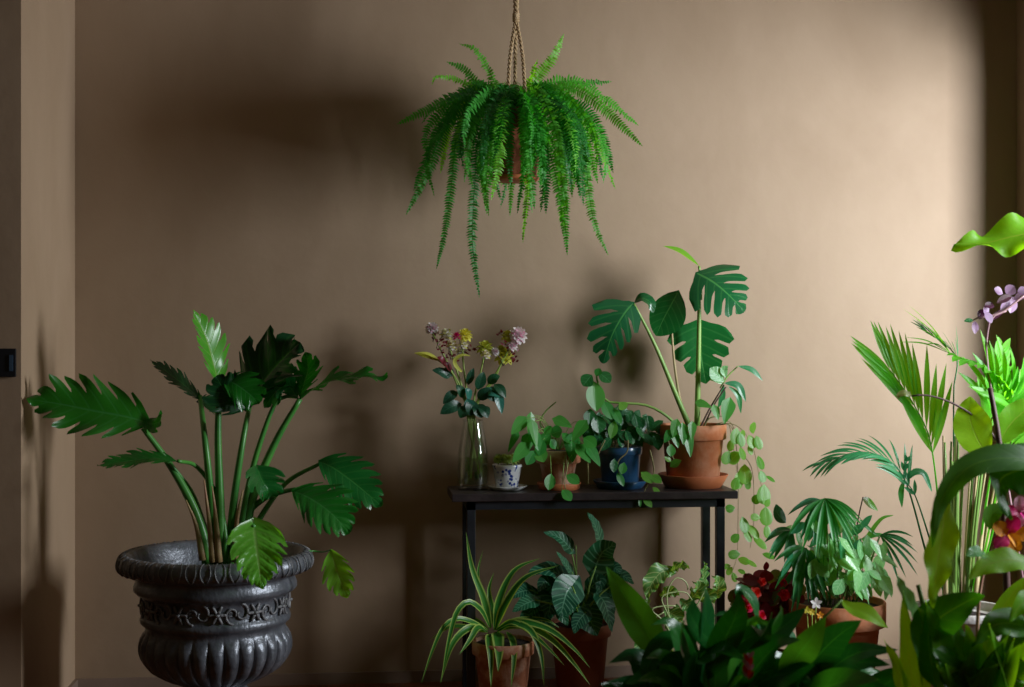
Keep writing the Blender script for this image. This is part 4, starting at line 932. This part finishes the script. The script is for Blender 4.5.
palmfrond([(938, 600), (924, 545), (905, 480), (885, 458), (858, 452), (826, 462)], 28, 62, M['palm_teal'], 2.8, start=.55, droop=.3, nrm=(-.1, -.55, .85), fwd=1.0)
palmfrond([(946, 600), (930, 540), (915, 495), (904, 478), (906, 462)], 16, 24, M['palm_teal'], 3, start=.8, droop=.1)
for (x, y) in ((902, 308), (909, 305), (914, 318), (904, 337), (917, 327), (896, 342), (924, 344)):
    pleaf(ap, [(951, 354, AY-.05), ((951+x)/2, (354+y)/2-4, AY-.08), (x, y, AY-.08)], 2.6, AY, M['palm_bright'], 'leaflet', shape='lance', n=(.5, -.3, .9), fold=.3)
for (x0, y0, x, y, w_) in ((992, 396, 980, 329, 5), (996, 392, 989, 340, 4), (1004, 392, 996, 334, 5), (1010, 395, 1010, 346, 4.5), (1012, 402, 1024, 356, 5), (1006, 410, 1036, 372, 5), (990, 400, 962, 356, 6), (994, 396, 972, 352, 5),
                           (984, 402, 958, 372, 5), (1000, 404, 968, 386, 5), (1010, 404, 976, 392, 5), (1016, 412, 985, 396, 4.5), (1000, 398, 1008, 362, 5), (1004, 400, 1018, 366, 4), (998, 402, 984, 364, 5), (1014, 420, 1040, 392, 5)):
    pleaf(ap, [(x0, y0, AY-.1), ((x0+x)/2+3, (y0+y)/2, AY-.14), (x, y, AY-.16)], w_, AY, M['palm_bright'], 'leaflet', shape='lance', n=toward((.4, -.8, .4), .25), fold=.3)
pleaf(ap, [(908, 478), (915, 472), (924, 474), (932, 492)], 3.5, AY, M['palm_teal'], 'leaflet', shape='strap')
pleaf(ap, [(904, 480), (901, 492), (902, 508)], 3, AY, M['palm'], 'leaflet', shape='lance')
for i in range(26):
    bx = rnd.uniform(944, 978); tx = bx+(bx-950)*rnd.uniform(.4, 1.1)+rnd.uniform(-4, 4); ty = rnd.uniform(415, 500); yd = AY+rnd.uniform(-.08, .08)
    pstem(ap, [(bx, 606, AY+rnd.uniform(-.06, .06)), ((bx*1.2+tx*.8)/2, (606+ty)/2, yd), (tx, ty, yd)], rnd.uniform(1.6, 3), .9, AY, M[rnd.choice(['palm_stem', 'palm_stem', 'monstera_stem', 'dry_stem'])], 'cane', 10)

# broad-leaved plants at the right, closer to the camera
RY = -1.35; c = floor_pt(1010, RY); k = K(1010, RY)
bl = empty('broad_leaved_plant', c, 'dark-stemmed plant with large broad bright leaves in front of the palm', 'potted plant')
simple_pot(bl, c, .13, .10, .24, .03, M['terracotta_dark'])
pstem(bl, [(1010, 660), (1004, 520), (1000, 450), (994, 410), (990, 388)], 4, 2.5, RY, M['dark_stem'], n=20)
pstem(bl, [(996, 440), (985, 425), (965, 410), (945, 400), (925, 395), (912, 396)], 1.3, .9, RY, M['dark_stem'])
for pts, w_, m_, n_ in (([(912, 396), (904, 393), (898, 396), (899, 399)], 3.5, 'olive', (0, -.9, .5)), ([(988, 455), (978, 440), (970, 418), (970, 396)], 19, 'nest', (-.3, -.9, .2)), ([(998, 445), (1010, 425), (1026, 410), (1045, 398)], 15, 'nest', (.2, -.8, .6)),
                   ([(1024, 452), (1004, 455), (985, 470), (978, 485)], 0, 'nest', (0, -1, 0))):
    if w_: pleaf(bl, pts, w_, RY, M[m_], n=n_, shape='ovate', wave=.08)

# strap-leaf plant with the big arching leaf
TY = -2.0; c = floor_pt(960, TY); k = K(960, TY)
ns_ = empty('birds_nest_plant', c, 'foreground plant at lower right with wide glossy bright green arching leaves', 'potted plant')
simple_pot(ns_, c+V((.05, 0, 0)), .16, .12, .27, .04, M['terracotta_dark'])
def nest(pts, w_, mat='nest', n=(0, -1, .3), shape='lance', **kw):
    n = (n[0]+.45, n[1]*.9, n[2])
    a = dict(fold=.12, wave=.12, wn=3, nt=22, ns=4, slant=.1); a.update(kw)
    pleaf(ns_, [(p[0], p[1], p[2] if len(p) > 2 else TY-.02*i) for i, p in enumerate(pts)], w_, TY, M[mat], shape=shape, n=n, **a)
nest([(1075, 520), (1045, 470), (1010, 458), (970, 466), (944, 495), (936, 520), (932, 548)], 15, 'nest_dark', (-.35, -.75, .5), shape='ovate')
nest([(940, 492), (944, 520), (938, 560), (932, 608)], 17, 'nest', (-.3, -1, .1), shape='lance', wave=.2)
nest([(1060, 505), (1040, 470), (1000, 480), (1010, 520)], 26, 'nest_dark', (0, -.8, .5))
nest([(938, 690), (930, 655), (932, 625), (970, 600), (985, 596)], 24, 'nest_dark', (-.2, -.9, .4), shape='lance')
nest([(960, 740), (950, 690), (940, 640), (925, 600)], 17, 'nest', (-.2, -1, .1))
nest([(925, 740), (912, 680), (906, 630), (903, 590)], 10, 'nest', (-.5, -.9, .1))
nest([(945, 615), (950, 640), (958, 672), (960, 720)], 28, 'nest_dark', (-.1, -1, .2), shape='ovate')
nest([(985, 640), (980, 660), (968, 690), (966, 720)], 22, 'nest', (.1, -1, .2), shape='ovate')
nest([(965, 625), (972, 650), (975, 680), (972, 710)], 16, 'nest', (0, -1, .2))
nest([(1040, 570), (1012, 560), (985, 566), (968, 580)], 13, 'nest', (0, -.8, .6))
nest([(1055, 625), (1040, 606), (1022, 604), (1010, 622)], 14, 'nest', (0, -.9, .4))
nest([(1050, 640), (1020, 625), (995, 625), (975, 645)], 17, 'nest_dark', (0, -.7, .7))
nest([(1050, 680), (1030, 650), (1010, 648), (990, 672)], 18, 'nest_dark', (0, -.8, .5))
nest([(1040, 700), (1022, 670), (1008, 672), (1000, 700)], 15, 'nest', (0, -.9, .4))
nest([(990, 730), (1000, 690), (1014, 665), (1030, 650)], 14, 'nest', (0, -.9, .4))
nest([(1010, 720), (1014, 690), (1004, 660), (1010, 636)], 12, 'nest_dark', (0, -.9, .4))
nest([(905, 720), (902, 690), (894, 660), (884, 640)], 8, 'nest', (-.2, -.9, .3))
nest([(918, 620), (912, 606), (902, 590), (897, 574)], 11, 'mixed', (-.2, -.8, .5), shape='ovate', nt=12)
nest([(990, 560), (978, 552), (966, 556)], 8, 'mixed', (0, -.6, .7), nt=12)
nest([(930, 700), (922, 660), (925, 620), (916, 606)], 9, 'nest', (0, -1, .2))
for i in range(12):
    tx = rnd.uniform(925, 1040); ty = rnd.uniform(622, 672); bx = 980+rnd.uniform(-30, 40); s_ = 1 if tx > bx else -1
    nest([(bx, 745, TY+rnd.uniform(-.05, .1)), (bx*.6+tx*.4-s_*6, 700, TY-.02), (tx+s_*4, ty, TY-.08)], rnd.uniform(15, 22), rnd.choice(['nest', 'nest', 'nest_dark']), (rnd.uniform(-.5, .3), -1, rnd.uniform(0, .5)), wave=.04, shape='ovate')
for pts in ([(960, 800, TY), (935, 680), (926, 620), (918, 585)], [(990, 800), (1030, 620), (1060, 520)], [(960, 800), (965, 700), (985, 640)], [(980, 800), (1010, 700), (1045, 640)], [(1000, 800), (1030, 680), (1042, 570)]):
    pstem(ns_, pts, 4, 2.2, TY+.02, M['palm_stem'], 'petiole')
# orchid
OY = -1.7; c = floor_pt(1010, OY); k = K(1010, OY)
oc = empty('potted_orchid', c+V((-.12, .12, 0)), 'flowering orchid with magenta and orange blooms on a pink stem at the right edge', 'potted plant')
simple_pot(oc, c+V((-.12, .12, 0)), .07, .055, .13, .02, M['stone'])
pstem(oc, [(975, 700), (980, 590), (995, 545), (1007, 520), (1012, 505)], 2, 1.4, OY, M.setdefault('pink_stem', pmat('pinkish_stem', (.5, .25, .18), .45, (.6, .35, .25), 9)), n=18)
def orchid(x, y, r, mats, lip, yd=OY, rot=0):
    p = P(x, y, yd); kk = K(x, yd); mb = MB()
    for j, a in enumerate((PI/2, PI/2+1.25, PI/2+2.5, PI/2-1.25, PI/2-2.5)):
        a += rot; d = RT*math.cos(a)+UP*math.sin(a)+V((0, -.25, 0)); mb.mi = j % len(mats)
        leaf(mb, [p, p+d*r*.5/kk+V((0, -.004, 0)), p+d*r/kk], r*.38/kk, 'round', n=(-.2, -1, .2), fold=.2, nt=8, ns=3, wave=.1)
    mb.mi = 0; o = part('flower', mb, mats, oc)
    mb = MB(); d = (RT*.2-UP*.8+V((0, -.6, 0))).normalized()
    leaf(mb, [p+V((0, -.008, 0)), p+d*r*.4/kk+V((0, -.02, 0)), p+d*r*.75/kk+V((0, -.01, 0))], r*.3/kk, 'ovate', n=(0, -1, .5), fold=.7, nt=8, ns=3); part('lip', mb, lip, o)
orchid(1020, 512, 17, [M['pink'], M['magenta'], M['pink']], M['magenta'], rot=.2)
orchid(1008, 534, 20, [M['orange'], M['magenta']], M['orange'], rot=1.0)
orchid(1026, 588, 12, [M['magenta'], M['white_petal']], M['magenta'])
pleaf(oc, [(990, 530), (992, 514), (1005, 505)], 9, OY, M['nest_dark'])
pleaf(oc, [(985, 640), (1008, 600), (1030, 575)], 9, OY-.03, M['nest'], shape='strap')
# purple flowering plant
QY = -1.1; c = floor_pt(1040, QY); k = K(1040, QY)
pq = empty('purple_flower_spray', c, 'blurred purple flower spray on a curved stem at the right edge above the palm', 'potted plant')
simple_pot(pq, c, .08, .06, .16, .02, M['terracotta_dark'])
pstem(pq, [(1040, 690), (1010, 500), (988, 370), (988, 328), (994, 316), (1006, 310), (1018, 300), (1030, 292)], 1.6, 1.2, QY, M.setdefault('purple_stem', pmat('mauve_stem', (.25, .12, .14), .5, (.35, .2, .22), 9)), n=40)
pstem(pq, [(1006, 311), (990, 316), (978, 318), (970, 322)], 1.2, .8, QY, M['purple_stem'])
for (x, y, l, w_, an, m_) in ((999, 291, 9, 5, 2.6, 'purple'), (1010, 290, 10, 6, 1.0, 'purple'), (1005, 298, 14, 4, 3.4, 'plum'), (1012, 303, 12, 6, 4.4, 'purple'), (1020, 296, 12, 4, .6, 'purple'), (1006, 305, 10, 4, 3.6, 'purple'), (990, 305, 9, 4, 2.9, 'plum'), (981, 313, 8, 4, 4.2, 'plum'),
                              (986, 310, 9, 5, 2.0, 'purple'), (988, 316, 9, 5, 5.2, 'purple'), (997, 314, 16, 3, 3.6, 'plum'), (969, 320, 8, 2.4, 3.1, 'ivy'), (975, 326, 9, 4, 4.6, 'purple'), (1022, 290, 8, 4, .4, 'purple')):
    o = leaf_between(pq, P(x, y, QY), x, y, QY+rnd.uniform(-.02, .02), l*1.3/k, w_/k, M[m_], an, 'ovate'); o.name = 'petal'
# tall leaf entering at the right edge
EY = -1.3; c = floor_pt(1085, EY); k = K(1085, EY)
tl = empty('tall_foliage_plant', c, 'tall plant whose wavy bright green leaf enters the frame at upper right', 'potted plant')
simple_pot(tl, c, .15, .11, .26, .04, M['terracotta'])
pstem(tl, [(1085, 680), (1084, 500), (1086, 350), (1082, 240)], 5, 3.5, EY, M['palm_stem'], n=20)
pleaf(tl, [(1082, 250), (1050, 232), (1015, 236), (985, 243), (954, 244)], 21, EY-.05, M['nest'], shape='ovate', n=(-.1, -.75, .6), wave=.5, wn=2.6, nt=26)
pleaf(tl, [(1085, 300), (1100, 280), (1120, 270), (1150, 290)], 23, EY-.05, M['nest'], shape='ovate', wave=.2)
pleaf(tl, [(1085, 270), (1090, 240), (1100, 210), (1120, 190)], 20, EY-.05, M['nest'], shape='ovate', wave=.2)

# ---- dark glossy foreground plant
DY = -1.75; c = floor_pt(735, DY); k = K(735, DY)
pl = empty('peace_lily', c, 'dense dark glossy broad-leaved plant in the middle foreground', 'potted plant')
simple_pot(pl, c, .17, .13, .30, .04, M['terracotta_dark'])
def lily(pts, w_, n=(.2, -.8, .55), dy=-.05, mat='lily', sh='lance', **kw):
    a = dict(fold=.12, wave=.06, wn=2, nt=18, ns=4, slant=.1); a.update(kw)
    pp = [(p[0], p[1], DY+dy*(i+1)) for i, p in enumerate(pts)]
    pleaf(pl, pp, w_, DY, M[mat], shape=sh, n=n, **a)
    x0, y0 = pts[0]; mb = MB(); tube(mb, [c+V((rnd.uniform(-.06, .06), rnd.uniform(-.05, .05), .29)), P((x0+735*1.2)/2.2, y0+60, DY), P(x0, y0, DY+dy)], .005, .003, 10, 6); part('petiole', mb, M['palm_stem'], pl)
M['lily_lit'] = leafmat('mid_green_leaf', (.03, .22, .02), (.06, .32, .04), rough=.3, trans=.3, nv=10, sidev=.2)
LL = [([(672, 668), (652, 640), (630, 605), (606, 566)], 17, (-.15, -1, .05), 'lily_lit'), ([(700, 690), (704, 650), (706, 610), (704, 583)], 17, (.6, -.7, .35), 'lily'), ([(690, 690), (688, 665), (680, 640), (684, 620)], 14, (.7, -.6, .35), 'lily'),
      ([(708, 680), (722, 645), (736, 615), (738, 592)], 15, (-.1, -.9, .3), 'lily'), ([(700, 670), (730, 655), (765, 640), (806, 608)], 20, (.1, -.6, .8), 'lily'), ([(740, 690), (758, 665), (778, 645), (800, 640)], 16, (.1, -.8, .6), 'lily'),
      ([(735, 600), (740, 590), (752, 600), (760, 632)], 11, (.6, -.5, .6), 'lily'), ([(690, 660), (708, 655), (726, 652), (745, 660)], 14, (.3, -.9, .3), 'lily_lit'), ([(780, 690), (795, 660), (810, 640), (826, 616)], 15, (0, -.9, .4), 'lily_lit'),
      ([(800, 690), (815, 660), (838, 636), (862, 620)], 17, (.1, -.85, .5), 'lily'), ([(800, 700), (830, 670), (860, 652), (898, 650)], 14, (0, -.7, .7), 'lily'), ([(790, 710), (820, 690), (850, 680), (880, 680)], 16, (0, -.8, .6), 'lily_lit'),
      ([(730, 700), (765, 680), (790, 672), (815, 665)], 18, (0, -.8, .5), 'lily'), ([(660, 710), (650, 680), (636, 660), (622, 655)], 16, (0, -.8, .5), 'lily'), ([(680, 720), (665, 690), (650, 676), (625, 684)], 15, (0, -.8, .5), 'lily'),
      ([(700, 720), (690, 690), (688, 670), (695, 650)], 14, (.2, -.9, .4), 'lily'), ([(745, 720), (752, 690), (765, 672), (768, 655)], 14, (.6, -.7, .4), 'lily'), ([(770, 720), (785, 695), (800, 680), (812, 684)], 14, (0, -.8, .6), 'lily'),
      ([(715, 720), (722, 700), (730, 685), (742, 676)], 13, (.2, -.9, .5), 'lily_lit'), ([(760, 650), (770, 630), (780, 615), (782, 608)], 12, (.4, -.8, .4), 'lily'), ([(690, 640), (668, 640), (650, 662), (644, 690)], 11, (-.2, -.8, .4), 'lily'),
      ([(842, 600), (850, 607), (868, 614), (888, 628)], 10, (0, -.7, .7), 'nest'), ([(720, 650), (700, 630), (690, 612), (694, 596)], 13, (.2, -.9, .3), 'lily'), ([(720, 660), (745, 640), (765, 628), (772, 612)], 14, (.3, -.85, .4), 'lily'),
      ([(830, 720), (850, 700), (872, 690), (895, 690)], 12, (0, -.8, .6), 'lily'), ([(640, 720), (630, 705), (615, 690), (600, 684)], 12, (0, -.8, .5), 'lily'), ([(820, 690), (842, 668), (866, 662), (890, 665)], 12, (0, -.8, .6), 'lily')]
for i, (pts, w_, n_, m_) in enumerate(LL): lily(pts, w_*.98, n_, rnd.choice([-.02, -.05, -.08, 0]), m_)
for i in range(34):
    bx = rnd.uniform(680, 830); tx = bx+rnd.uniform(-60, 70)+(bx-750)*.35; ty = rnd.uniform(600, 672)+abs(tx-740)*.12; by_ = 735
    if tx < 655: ty = max(ty, 650)
    if 775 < tx < 905: ty = max(ty, 645)
    lily([(bx, by_), (bx*.6+tx*.4, by_*.55+ty*.45-8), (bx*.25+tx*.75, ty+6), (tx+(8 if tx > bx else -8), ty+rnd.uniform(0, 14))], rnd.uniform(11, 16), (rnd.uniform(-.3, .6), -.75, rnd.uniform(.2, .8)), rnd.uniform(-.06, .04), rnd.choice(['lily', 'lily', 'lily_lit']))
mb = MB()                                          # striped red flower spike low in the middle
p = P(748, 672, DY-.3)
for j in range(14):
    a = j*2.4; z = j*.004-.02; d = V((math.cos(a)*.6, math.sin(a)*.6, .9)); q_ = p+V((0, 0, z))
    mb.mi = j % 2; leaf(mb, [q_, q_+d*.012, q_+d*.026], .006, 'lance', n=(0, -1, 0), nt=5, ns=1)
mb.mi = 0; part('flower_spike', mb, [M['red'], M['pink']], pl, label='small red and pink striped flower spike')

# ------------------------------------------------------------------ output look
scn.view_settings.view_transform = 'Standard'; scn.view_settings.look = 'None'; scn.view_settings.gamma = 1
scn.view_settings.use_curve_mapping = False; scn.view_settings.exposure = 0.0
scn.cycles.max_bounces = 8; scn.cycles.diffuse_bounces = 4; scn.cycles.transparent_max_bounces = 16
scn.cycles.caustics_reflective = False; scn.cycles.caustics_refractive = False
